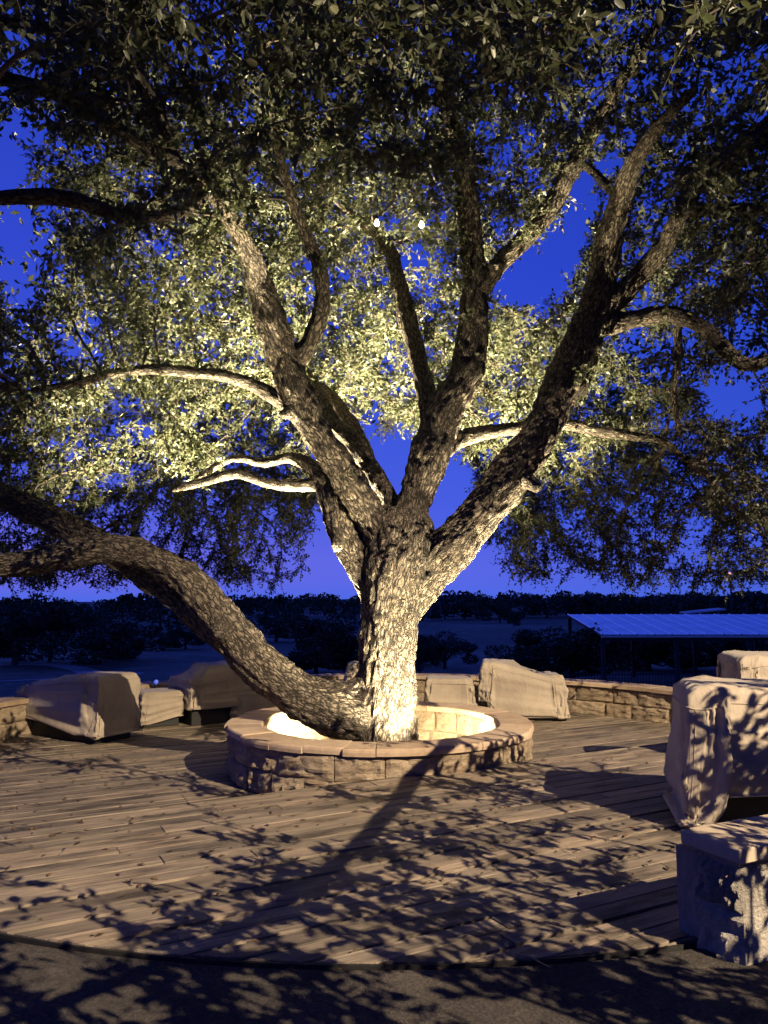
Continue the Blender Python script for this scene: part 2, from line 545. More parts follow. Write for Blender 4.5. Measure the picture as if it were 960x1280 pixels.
# black sheet painted as the shade under the decks, riser board along the step
V = [arc_pt(2 * math.pi * k / 64, DECK_R - 0.01, LOW - 0.12) for k in range(64)]
u_ = mesh_obj('deck_shade_sheet', V, [tuple(range(64))], M_DARK)
tag(u_, 'black sheet coloured as the shade under the deck planks', kind='structure')
hl = math.sqrt(DECK_R ** 2 - v_edge ** 2) - 0.05
rb = box_obj('step_riser', -hl, hl, -0.02, 0.012, LOW - 0.08, -0.04, M_WOOD)
rb.location = C0 + NV * (v_edge - 0.02); rb.rotation_euler = (0, 0, BOARD_ROT)
tag(rb, 'timber riser closing the step between the two decks', kind='structure')
V = []; Fq = []
for i in range(121):
    a = R(180) + R(180) * i / 120
    V += [arc_pt(a, DECK_R + 0.003, -0.4), arc_pt(a, DECK_R + 0.003, -0.006), arc_pt(a, DECK_R + 0.016, -0.006), arc_pt(a, DECK_R + 0.016, -0.4)]
for i in range(120):
    for k in range(3): Fq.append((4 * i + k, 4 * i + k + 1, 4 * i + 5 + k, 4 * i + 4 + k))
fe = mesh_obj('deck_gap_strip', V, Fq, M_DARK)  # black strip draws the shaded gap at the deck front
tag(fe, 'black strip painted as the shaded gap along the curved front of the deck', kind='structure')

# ---- rough stone blocks
def rock_mesh(name, seed, nx=13, nz=10, rough=0.055):
    """unit block: x -.5...5, z 0..1, front face at y=0 bulging to -y, back at y=1; scaled per object"""
    rd = random.Random(seed)
    off = Vector((seed * 7.3, seed * 3.1, 0))
    V, F = [], []
    for j in range(nz):
        for i in range(nx):
            x = i / (nx - 1) - 0.5; z = j / (nz - 1)
            ed = min(0.5 - abs(x), min(z, 1 - z)) / 0.10
            ed = max(0, min(1, ed))
            nn = mnoise.fractal(Vector((x * 3, z * 2.2, 0)) + off, 0.8, 2.1, 4)
            cell = mnoise.voronoi(Vector((x * 3.2, z * 2.4, 0)) + off)[0]
            y = -(0.35 + 0.55 * nn + 0.5 * (0.4 - cell[0])) * ed * rough / 0.055 * 0.34 + 0.03 * (1 - ed)
            jx = 0.03 * mnoise.noise(Vector((x * 5, z * 5, 3)) + off); jz = 0.03 * mnoise.noise(Vector((x * 5, z * 5, 9)) + off)
            V.append((x + jx, y, z + jz))
    for j in range(nz - 1):
        for i in range(nx - 1):
            a = j * nx + i
            F.append((a, a + 1, a + nx + 1, a + nx))
    b = len(V)
    V += [(-0.5, 1, 0), (0.5, 1, 0), (0.5, 1, 1), (-0.5, 1, 1)]
    bl, br, tr, tl = 0, nx - 1, nx * nz - 1, nx * (nz - 1)
    F.append(tuple(range(br, bl - 1, -1)) + (b, b + 1))
    F.append(tuple(range(tl, tr + 1)) + (b + 2, b + 3))
    F.append(tuple(bl + k * nx for k in range(nz)) + (b + 3, b))
    F.append(tuple(tr - k * nx for k in range(nz)) + (b + 1, b + 2))
    F.append((b + 3, b + 2, b + 1, b))
    me = bpy.data.meshes.new(name)
    me.from_pydata(V, [], F); me.update()
    me.materials.append(M_LIME)
    return me
ROCKS = [rock_mesh('rough_stone', s) for s in range(8)]
ROCKS_SOFT = [rock_mesh('dressed_stone', s + 20, rough=0.022) for s in range(6)]

def stone_arc(parent, r, a0, a1, z0, courses, mean_w, seed, outward=True, meshes=ROCKS, depth=0.16):
    rd = random.Random(seed)
    z = z0
    for h in courses:
        a = a0 + rd.uniform(0, 0.1)
        while a < a1 - 1e-3:
            wdt = mean_w * rd.uniform(0.65, 1.5)
            da = wdt / r
            if a + da > a1 - 0.4 * mean_w / r: da = a1 - a; wdt = da * r
            am = a + da / 2
            o = link('stone', rd.choice(meshes), None, parent)
            sgn = 1 if outward else -1
            o.location = (TX + r * math.cos(am), TY + r * math.sin(am), z + rd.uniform(-.004, .004))
            o.rotation_euler = (0, 0, am + math.pi / 2 if outward else am - math.pi / 2)
            o.scale = ((wdt - 0.012) * (1.0 if outward else 1.0), depth, h - 0.010)
            a += da
        z += h

def cap_arc(parent, r0, r1, a0, a1, z, th, mean, seed, name='cap_stone'):
    rd = random.Random(seed)
    a = a0
    while a < a1 - 1e-3:
        da = mean * rd.uniform(0.7, 1.4) / r1
        if a + da > a1 - 0.4 * mean / r1: da = a1 - a
        g = 0.004 / r1
        dr0, dr1 = rd.uniform(-0.014, 0.014), rd.uniform(-0.020, 0.020)
        dz = rd.uniform(-0.006, 0.006)
        ns = max(3, int(da / 0.07) + 1)
        am = a + da / 2
        cx, cy = TX + r1 * math.cos(am), TY + r1 * math.sin(am)
        V, F = [], []
        prof = [(r0 + dr0, 0), (r1 + dr1, 0), (r1 + dr1 + 0.004, th * 0.5), (r1 + dr1, th - 0.012), (r1 + dr1 - 0.012, th), (r0 + dr0 + 0.012, th), (r0 + dr0, th - 0.012)]
        m = len(prof)
        for i in range(ns + 1):
            aa = a + g + (da - 2 * g) * i / ns
            for (rr, zz) in prof:
                j = 0.006 * mnoise.noise(Vector((aa * 9, rr * 5, zz * 9 + seed)))
                V.append((TX + (rr + j) * math.cos(aa) - cx, TY + (rr + j) * math.sin(aa) - cy, zz))
        for i in range(ns):
            for k in range(m):
                k2 = (k + 1) % m
                F.append((i * m + k, (i + 1) * m + k, (i + 1) * m + k2, i * m + k2))
        F.append(tuple(range(m))); F.append(tuple(ns * m + k for k in range(m - 1, -1, -1)))
        mesh_obj(name, V, F, M_CAP, parent, loc=(cx, cy, z + dz))
        a += da

def ring_core(parent, r0, r1, a0, a1, z0, z1, n=96):
    V, F = [], []
    for i in range(n + 1):
        a = a0 + (a1 - a0) * i / n
        for (r, z) in ((r0, z0), (r1, z0), (r1, z1), (r0, z1)):
            V.append(arc_pt(a, r, z))
    for i in range(n):
        for k in range(4):
            k2 = (k + 1) % 4
            F.append((i * 4 + k, i * 4 + 4 + k, i * 4 + 4 + k2, i * 4 + k2))
    F.append((0, 1, 2, 3)); F.append((n * 4 + 3, n * 4 + 2, n * 4 + 1, n * 4))
    return mesh_obj('mortar', V, F, M_MORTAR, parent)

# ---- round planter
CAP_Z = 0.25
planter = thing('round_stone_planter', 'round limestone planter wall with a flat stone cap encircling the oak trunk', 'planter')
stone_arc(planter, 1.655, 0, 2 * math.pi, LOW, [0.23, 0.235], 0.40, 3)
stone_arc(planter, 1.345, 0, 2 * math.pi, LOW - 0.05, [0.27, 0.245], 0.36, 4, outward=False, meshes=ROCKS_SOFT, depth=0.10)
ring_core(planter, 1.375, 1.625, 0, 2 * math.pi, LOW - 0.05, CAP_Z - 0.072)
cap_arc(planter, 1.325, 1.71, 0.1, 2 * math.pi + 0.1, CAP_Z - 0.068, 0.068, 0.42, 6)
V = [(TX, TY, LOW + 0.05)]
for k in range(1, 14):
    for i in range(48):
        a = 2 * math.pi * i / 48; r = 1.37 * k / 13
        V.append((TX + r * math.cos(a), TY + r * math.sin(a), LOW + 0.03 + 0.02 * mnoise.noise(Vector((r * math.cos(a) * 4, r * math.sin(a) * 4, 0))) + 0.05 * math.exp(-r * r * 2)))
F = [(0, 1 + i, 1 + (i + 1) % 48) for i in range(48)]
for k in range(12):
    for i in range(48):
        i2 = (i + 1) % 48
        F.append((1 + k * 48 + i, 1 + k * 48 + 48 + i, 1 + k * 48 + 48 + i2, 1 + k * 48 + i2))
mesh_obj('gravel_bed', V, F, M_SOIL, planter, True)

# ---- low curved wall along the rear of the deck
rear = thing('curved_stone_wall', 'low curved limestone seat wall along the far rim of the deck', 'wall')
A0, A1 = R(-8), R(172)
stone_arc(rear, DECK_R + 0.10, A0, A1, LOW - 0.02, [0.235, 0.235], 0.52, 13, outward=False, depth=0.14)
stone_arc(rear, DECK_R + 0.45, A0, A1, LOW - 0.5, [0.30, 0.33, 0.32], 0.55, 14, outward=True, depth=0.12)
ring_core(rear, DECK_R + 0.13, DECK_R + 0.42, A0, A1, LOW - 0.5, LOW + 0.452, 120)
cap_arc(rear, DECK_R + 0.05, DECK_R + 0.49, A0, A1, LOW + 0.453, 0.065, 0.85, 16)

# ---- stone pier at the near right
pier_a = ground(838, 1040, 0.50); pier_b = ground(925, 1062, 0.50)
pdir = Vector((0.905, 0.425, 0)).normalized()      # the wall runs this way out of the frame
pnrm = Vector((pdir.y, -pdir.x, 0))                # towards the camera
pw = abs((pier_a - pier_b).dot(pnrm)) + 0.02
pier = thing('stone_pier', 'near end of a low limestone wall with a smooth overhanging cap slab', 'wall', (pier_b.x, pier_b.y, 0), math.atan2(pdir.y, pdir.x))
# local axes: x along the wall, y away from the camera
skew = (pier_a - pier_b).dot(pdir)
mz = -0.03
core = box_obj('mortar', 0.05, 2.4, 0.055, pw - 0.055, mz - 0.3, 0.43, M_MORTAR, pier)
rd = random.Random(3)
PIER_ROCKS = []
for me_ in ROCKS[:4]:
    m2_ = me_.copy(); m2_.materials.clear(); m2_.materials.append(M_PALESTONE); PIER_ROCKS.append(m2_)
for me_ in ROCKS_SOFT[:4]:
    m2_ = me_.copy(); m2_.materials.clear(); m2_.materials.append(M_PALESTONE); PIER_ROCKS.append(m2_)
def pier_stones(x0, length, y, z0, h, rot, widths, soft):
    x = 0
    for w_ in widths:
        o = link('stone', rd.choice(PIER_ROCKS[:4] if not soft else PIER_ROCKS[4:]), None, pier)
        cxp = x + w_ / 2
        if rot == 0:
            o.location = (x0 + cxp, y, z0); o.rotation_euler = (0, 0, 0)
        else:
            o.location = (x0, y - cxp, z0); o.rotation_euler = (0, 0, -math.pi / 2)
        o.scale = (w_ - 0.008, 0.20 if rot else 0.13, h - 0.006)
        x += w_
pier_stones(0.05, 2.3, 0.045, mz - 0.02, 0.452, 0, [0.42, 0.55, 0.6, 0.7], True)
pier_stones(0.045, pw, pw - 0.04, mz - 0.02, 0.25, 1, [pw - 0.08], False)
pier_stones(0.045, pw, pw - 0.04, mz + 0.23, 0.20, 1, [(pw - 0.08) * 0.62, (pw - 0.08) * 0.38], False)
pier_stones(0.05, 2.3, pw - 0.045, mz - 0.02, 0.452, 0, [0.5, 0.6, 0.55, 0.65], True)
for i, (x0, x1) in enumerate(((0.0, 0.335), (0.341, 1.1), (1.106, 2.42))):
    o = box_obj('cap_stone', x0, x1, 0.0, pw, 0.434, 0.498 + 0.002 * (i % 2), M_PIERCAP, pier, bevel=0.005)

# ================================================================== COVERED FURNITURE
def drape(W, D, top, boxes, hem, nc=190, kt=12, ks=28, slack=1.03, seed=0, steps=70, flare=0.03):
    """tailored cover over solid boxes, settled by a small cloth solver. top(x, y) -> height, hem(x, y) -> height of the hem"""
    rs = np.random.default_rng(seed)
    th = np.linspace(0, 2 * math.pi, nc, endpoint=False)
    ex = 0.13
    ct, st = np.cos(th), np.sin(th)
    ox = np.sign(ct) * np.abs(ct) ** ex; oy = np.sign(st) * np.abs(st) ** ex
    rows = []
    for k in range(1, kt + 1):
        f = k / kt
        f = f * 0.97 + 0.03 * f ** 3
        x, y = ox * W / 2 * f, oy * D / 2 * f
        z = np.array([top(a, b) for a, b in zip(x, y)]) + 0.02
        rows.append(np.stack([x, y, z], 1))
    zt = rows[-1][:, 2]
    folds = np.zeros(nc)
    for q in range(5):
        folds += np.sin(th * rs.integers(5, 19) + rs.uniform(0, 6.28)) * rs.uniform(0.3, 1)
    folds = np.sign(folds) * np.abs(folds / 2.0) ** 0.8
    hz = np.array([hem(a, b) for a, b in zip(ox * W / 2, oy * D / 2)])
    for k in range(1, ks + 1):
        f = k / ks
        out = 1 + (flare * f + 0.055 * f ** 1.3 * folds)
        x, y = ox * W / 2 * out, oy * D / 2 * out
        z = zt + (hz - zt) * f
        rows.append(np.stack([x, y, z], 1))
    P = np.stack(rows)                                 # M, N, 3
    M, N = P.shape[:2]
    rest_c = np.linalg.norm(np.roll(P, -1, 1) - P, axis=2) * slack
    rest_r = np.linalg.norm(P[1:] - P[:-1], axis=2) * 1.003
    dg1 = np.linalg.norm(np.roll(P, -1, 1)[1:] - P[:-1], axis=2) * slack
    dg2 = np.linalg.norm(P[1:] - np.roll(P, -1, 1)[:-1], axis=2) * slack
    bd = np.linalg.norm(P[2:] - P[:-2], axis=2) * slack
    Q = P.copy()
    P += rs.normal(0, 0.003, P.shape)
    dt2g = 0.0006
    def solve(a, b, rest, k):
        d = b - a
        L = np.linalg.norm(d, axis=2)
        return d * ((L - rest) / np.maximum(L, 1e-6) * 0.5 * k)[..., None]
    for it in range(steps):
        vel = (P - Q) * 0.93
        Q = P.copy(); P0 = P.copy()
        P = P + vel
        P[..., 2] -= dt2g
        for sub in range(9):
            acc = np.zeros_like(P)
            c = solve(P, np.roll(P, -1, 1), rest_c, 1.0); acc += c; acc -= np.roll(c, 1, 1)
            c = solve(P[:-1], P[1:], rest_r, 1.0); acc[:-1] += c; acc[1:] -= c
            Pr = np.roll(P, -1, 1)
            c = solve(P[:-1], Pr[1:], dg1, 0.55); acc[:-1] += c; acc[1:] -= np.roll(c, 1, 1)
            c = solve(Pr[:-1], P[1:], dg2, 0.55); acc[:-1] += np.roll(c, 1, 1); acc[1:] -= c
            c = solve(P[:-2], P[2:], bd, 0.25); acc[:-2] += c; acc[2:] -= c
            P = P + acc * 0.42
            for (bx0, bx1, by0, by1, bz1) in boxes:
                e_ = 0.008
                dx0 = P[..., 0] - (bx0 - e_); dx1 = (bx1 + e_) - P[..., 0]
                dy0 = P[..., 1] - (by0 - e_); dy1 = (by1 + e_) - P[..., 1]
                dz = (bz1 + e_) - P[..., 2]
                ins = (dx0 > 0) & (dx1 > 0) & (dy0 > 0) & (dy1 > 0) & (dz > 0)
                if not ins.any(): continue
                S = np.stack([dx0, dx1, dy0, dy1, dz], -1)
                k = S.argmin(-1)
                for q, (ax, sg) in enumerate(((0, -1), (0, 1), (1, -1), (1, 1), (2, 1))):
                    m = ins & (k == q)
                    P[m, ax] += sg * S[m][:, q]
                    if q == 4 and sub == 8: P[m, 0] = P0[m, 0]; P[m, 1] = P0[m, 1]
            P[..., 2] = np.maximum(P[..., 2], 0.012)
    # keep the hem at its tailored height and the skirt close to the body
    ztop = P[kt - 1][:, 2]
    sc_ = (ztop - hz) / np.maximum(ztop - P[-1][:, 2], 0.05)
    for j in range(kt, M):
        P[j, :, 2] = ztop + (P[j, :, 2] - ztop) * sc_
        lim = 1 + flare * 0.5 + 0.02
        k_ = np.maximum(np.maximum(np.abs(P[j, :, 0]) / (W / 2 * lim), np.abs(P[j, :, 1]) / (D / 2 * lim)), 1.0)
        P[j, :, 0] /= k_; P[j, :, 1] /= k_
    # sharp wrinkles and pull lines
    nrm = np.cross(np.roll(P, -1, 1) - np.roll(P, 1, 1), np.gradient(P, axis=0))
    nrm /= np.maximum(np.linalg.norm(nrm, axis=2), 1e-9)[..., None]
    if nrm[M // 2, :, :2].ravel() @ P[M // 2, :, :2].ravel() < 0: nrm = -nrm
    arc = np.concatenate([[0], np.cumsum(np.linalg.norm(np.diff(P[kt], axis=0), axis=1))])
    so = Vector((seed * 5.1, seed * 2.3, 0))
    for j in range(1, M):
        for i in range(N):
            p_ = P[j, i]
            if j <= kt:
                q = Vector((p_[0] * 3.0, p_[1] * 3.0, 0)) + so
                a_ = (1 - abs(mnoise.noise(q))) ** 5 * 0.010
            else:
                t_ = (j - kt) / ks
                s_ = arc[i]
                q1 = Vector((s_ * 3.2 + 0.9 * t_, t_ * 0.9, 4.0)) + so
                q2 = Vector((s_ * 2.1 - 1.6 * t_, t_ * 1.6 + s_ * 0.9, 8.0)) + so
                q3 = Vector((s_ * 5.5 + 2.2 * t_, t_ * 3.0 - s_ * 1.2, 12.0)) + so
                a_ = (1 - abs(mnoise.noise(q1))) ** 6 * 0.034 * (0.25 + 0.75 * t_) + (1 - abs(mnoise.noise(q2))) ** 9 * 0.030 + (1 - abs(mnoise.noise(q3))) ** 8 * 0.012 - 0.012
            P[j, i] = p_ + nrm[j, i] * a_
    P[..., 2] = np.maximum(P[..., 2], 0.012)
    cen = P[0].mean(0)
    V = np.concatenate([cen[None], P.reshape(-1, 3)])
    F = [(0, 1 + i, 1 + (i + 1) % N) for i in range(N)]
    for j in range(M - 1):
        for i in range(N):
            i2 = (i + 1) % N
            F.append((1 + j * N + i, 1 + (j + 1) * N + i, 1 + (j + 1) * N + i2, 1 + j * N + i2))
    return V, F, [P[kt - 1]] + [P[kt - 1:, int(N * f_)] for f_ in (0.125, 0.375, 0.625, 0.875)], P[-1]

def covered(name, label, cat, loc, rotz, W, D, top, boxes, hem, base=None, legs=None, seed=0, flare=0.03, slack=1.03, group=None):
    t = thing(name, label, cat, loc, rotz, group)
    V, F, seams, hemline = drape(W, D, top, boxes, hem, seed=seed, flare=flare, slack=slack)
    c = mesh_obj('cover', V, F, M_CLOTH, t, True)
    s = c.modifiers.new('thickness', 'SOLIDIFY'); s.thickness = 0.004
    loop = np.vstack([seams[0], seams[0][:2]])
    Vs, Fs = tube_vf([tuple(p) for p in loop[::2]], 0.0055, 5, False)
    mesh_obj('seam', Vs, Fs, M_CLOTH, c, True)
    for sm_ in seams[1:]:
        Vs, Fs = tube_vf([tuple(p) for p in sm_], 0.0045, 5, False); mesh_obj('seam', Vs, Fs, M_CLOTH, c, True)
    hl_ = np.vstack([hemline, hemline[:2]])
    Vs, Fs = tube_vf([tuple(p) for p in hl_[::2]], 0.007, 5, False); mesh_obj('hem', Vs, Fs, M_CLOTH, c, True)
    if base:
        box_obj('base', *base, M_DARK, t, bevel=0.01)  # black colour covers both the wicker base and the shade under the hem
    if legs:
        lx, ly, lh = legs
        for sx in (-1, 1):
            for sy in (-1, 1):
                box_obj('leg', sx * lx - 0.025, sx * lx + 0.025, sy * ly - 0.025, sy * ly + 0.025, 0, lh, M_DARK, t)
    return t

def lerp(a, b, t): return a + (b - a) * max(0.0, min(1.0, t))
def deckpt(px, py, z=LOW): return ground(px, py, z)
GRP = 'furniture under tan covers round the deck rim'

# chaise at far left: tall end on its right
p = deckpt(120, 932)
ang = math.atan2(-0.50, 0.86)
ca, sa = math.cos(ang), math.sin(ang)
W_, D_ = 1.80, 0.74
cen = p + Vector((ca, sa, 0)) * (-W_ / 2) + Vector((-sa, ca, 0)) * (D_ / 2)
covered('covered_lounge_chair', 'long tan-covered lounge chair at the left edge, tall end beside the small covered table', 'lounge chair', cen, ang, W_, D_,
        lambda x, y: lerp(0.64, 0.88, (x + 0.85) / 1.0), [(-0.87, 0.0, -0.34, 0.34, 0.64), (-0.5, 0.87, -0.34, 0.34, 0.74), (-0.15, 0.87, -0.34, 0.34, 0.82), (0.2, 0.86, -0.33, 0.33, 0.86)],
        lambda x, y: lerp(0.30, 0.10, (x + 0.9) / 1.7), base=(-0.82, 0.80, -0.29, 0.29, 0.0, 0.34), seed=3, group=GRP)
# small covered table
p = deckpt(192, 908)
covered('covered_side_table', 'small tan-covered side table between the two covered lounge chairs at left', 'side table', p + Vector((0, 0.2, 0)), 0.5, 0.60, 0.60,
        lambda x, y: 0.50, [(-0.29, 0.29, -0.29, 0.29, 0.50)], lambda x, y: 0.10 + 0.05 * math.sin(5 * x), base=(-0.26, 0.26, -0.26, 0.26, 0, 0.2), seed=5, group=GRP)
# second lounge chair
p = deckpt(240, 906)
ang = 0.62
covered('covered_lounge_chair', 'boxy tan-covered lounge chair behind the big low oak limb, black base showing', 'lounge chair', (p.x + 0.22, p.y + 0.55, LOW), ang, 1.22, 0.98,
        lambda x, y: 0.88 - 0.16 * max(0, -x - 0.1) - 0.05 * max(0, y), [(-0.58, 0.58, -0.46, 0.46, 0.66), (-0.25, 0.56, -0.46, 0.46, 0.86)],
        lambda x, y: 0.25, base=(-0.56, 0.56, -0.44, 0.44, 0, 0.30), seed=7, group=GRP)
# low cover right of it, mostly behind the limb
covered('covered_ottoman', 'low tan-covered ottoman half hidden behind the big low oak limb', 'ottoman', at(322, 850, 12.6) * 1 + Vector((0, 0, LOW - at(322, 850, 12.6).z)), 0.3, 0.85, 0.7,
        lambda x, y: 0.55 - 0.12 * (x + 0.4), [(-0.40, 0.40, -0.33, 0.33, 0.44)], lambda x, y: 0.06, base=(-0.36, 0.36, -0.3, 0.3, 0, 0.2), seed=9, group=GRP)
# behind the trunk
covered('covered_armchair', 'tan-covered armchair directly behind the oak trunk, only its edges showing', 'armchair', (-0.08, 12.75, LOW), 0.05, 1.16, 0.85,
        lambda x, y: 0.86 - 0.1 * abs(x), [(-0.55, 0.55, -0.4, 0.4, 0.6), (-0.5, 0.5, -0.05, 0.4, 0.84)], lambda x, y: 0.08, base=(-0.5, 0.5, -0.36, 0.36, 0, 0.2), seed=11, group=GRP)
# low table right of the trunk
covered('covered_low_table', 'low tan-covered table just right of the trunk behind the planter', 'low table', (1.06, 12.75, LOW), -0.05, 0.86, 0.7,
        lambda x, y: 0.63, [(-0.36, 0.36, -0.3, 0.3, 0.62)], lambda x, y: 0.07, base=(-0.34, 0.34, -0.28, 0.28, 0, 0.2), seed=13, flare=0.16, group=GRP)
# armchair against the rear wall, high back at its left
covered('covered_armchair', 'tan-covered chair with a high left end against the stone wall, right of the planter', 'armchair', (2.24, 12.72, LOW), -0.12, 1.36, 0.86,
        lambda x, y: lerp(0.90, 0.70, (x + 0.22) / 0.45), [(-0.66, 0.66, -0.38, 0.38, 0.50), (-0.64, -0.12, -0.38, 0.38, 0.88), (-0.2, 0.62, -0.38, 0.38, 0.68)],
        lambda x, y: 0.30 if x < -0.55 else (0.05 if x < 0.2 else 0.06), base=(-0.5, 0.6, -0.34, 0.34, 0, 0.3), seed=15, group=GRP)
# big near cover at the right
nt_ = covered('covered_dining_set', 'large tan-covered bulky furniture behind the near stone pier, cover parted over black legs', 'covered table', (3.04, 5.78, 0), -0.22, 1.75, 0.85,
        lambda x, y: 0.98 + 0.03 * math.sin(4 * x), [(-0.80, 0.80, -0.36, 0.36, 0.97)],
        lambda x, y: 0.05 if x < -0.62 else (lerp(0.20, 0.36, (x + 0.62) / 0.35) if y < 0 else 0.08), base=(-0.74, 0.74, -0.22, 0.32, 0, 0.5), legs=(0.76, 0.30, 0.9), seed=17, flare=0.05, slack=1.03, group=GRP)
# sewn seam panel on its front
# farther cover at the right edge
ff = covered('covered_armchair', 'brightly lit tan-covered chair at the right edge behind the large cover', 'armchair', (4.02, 7.85, 0), -0.15, 1.15, 0.9,
        lambda x, y: 1.06 + 0.04 * x, [(-0.52, 0.52, -0.4, 0.4, 1.05)], lambda x, y: 0.08, base=(-0.5, 0.5, -0.38, 0.38, 0, 0.3), seed=19, flare=0.12, group=GRP)

# small embroidered script mark on the far right cover
cv = [c for c in ff.children if c.name.startswith('cover')][0]
mw = Matrix.Translation(ff.location) @ Matrix.Rotation(ff.rotation_euler.z, 4, 'Z')
W3 = np.array([mw @ v.co for v in cv.data.vertices])
ex_, ey_, ef_ = project(W3)
q_ = np.hypot(ex_ - 931, ey_ - 836) + np.where(ef_ > ef_.min() + 0.45, 60, 0)
pe = Vector(W3[q_.argmin()]) + Vector((-0.03, -0.06, 0)).normalized() * 0.02
ln = [(-.05, -.02), (-.04, .03), (-.02, .04), (-.025, .0), (-.045, -.005), (-.02, -.01), (-.005, .015), (.0, -.015), (.012, .012), (.022, -.012), (.03, .01), (.045, .012), (.035, -.012), (.055, -.008)]
inv_m = mw.inverted()
rt = Vector((0.95, 0.3, 0)).normalized()
pts_ = [inv_m @ (pe + rt * a * 1.1 + Vector((0, 0, b * 1.1))) for a, b in ln]
tube_obj('embroidered_mark', pts_, 0.004, M_THREAD, cv, 5)

# ================================================================== THE OAK
def cr_spline(pts, step=0.06):
    """Catmull-Rom through rows (x, y, z, r)"""
    A = np.array(pts, float)
    A = np.vstack([2 * A[0] - A[1], A, 2 * A[-1] - A[-2]])
    out = []
    for i in range(1, len(A) - 2):
        p0, p1, p2, p3 = A[i - 1], A[i], A[i + 1], A[i + 2]
        n = max(2, int(np.linalg.norm(p2[:3] - p1[:3]) / step))
        for t in np.linspace(0, 1, n, endpoint=False):
            out.append(0.5 * (2 * p1 + (p2 - p0) * t + (2 * p0 - 5 * p1 + 4 * p2 - p3) * t * t + (3 * p1 - p0 - 3 * p2 + p3) * t ** 3))
    out.append(A[-2])
    return np.array(out)

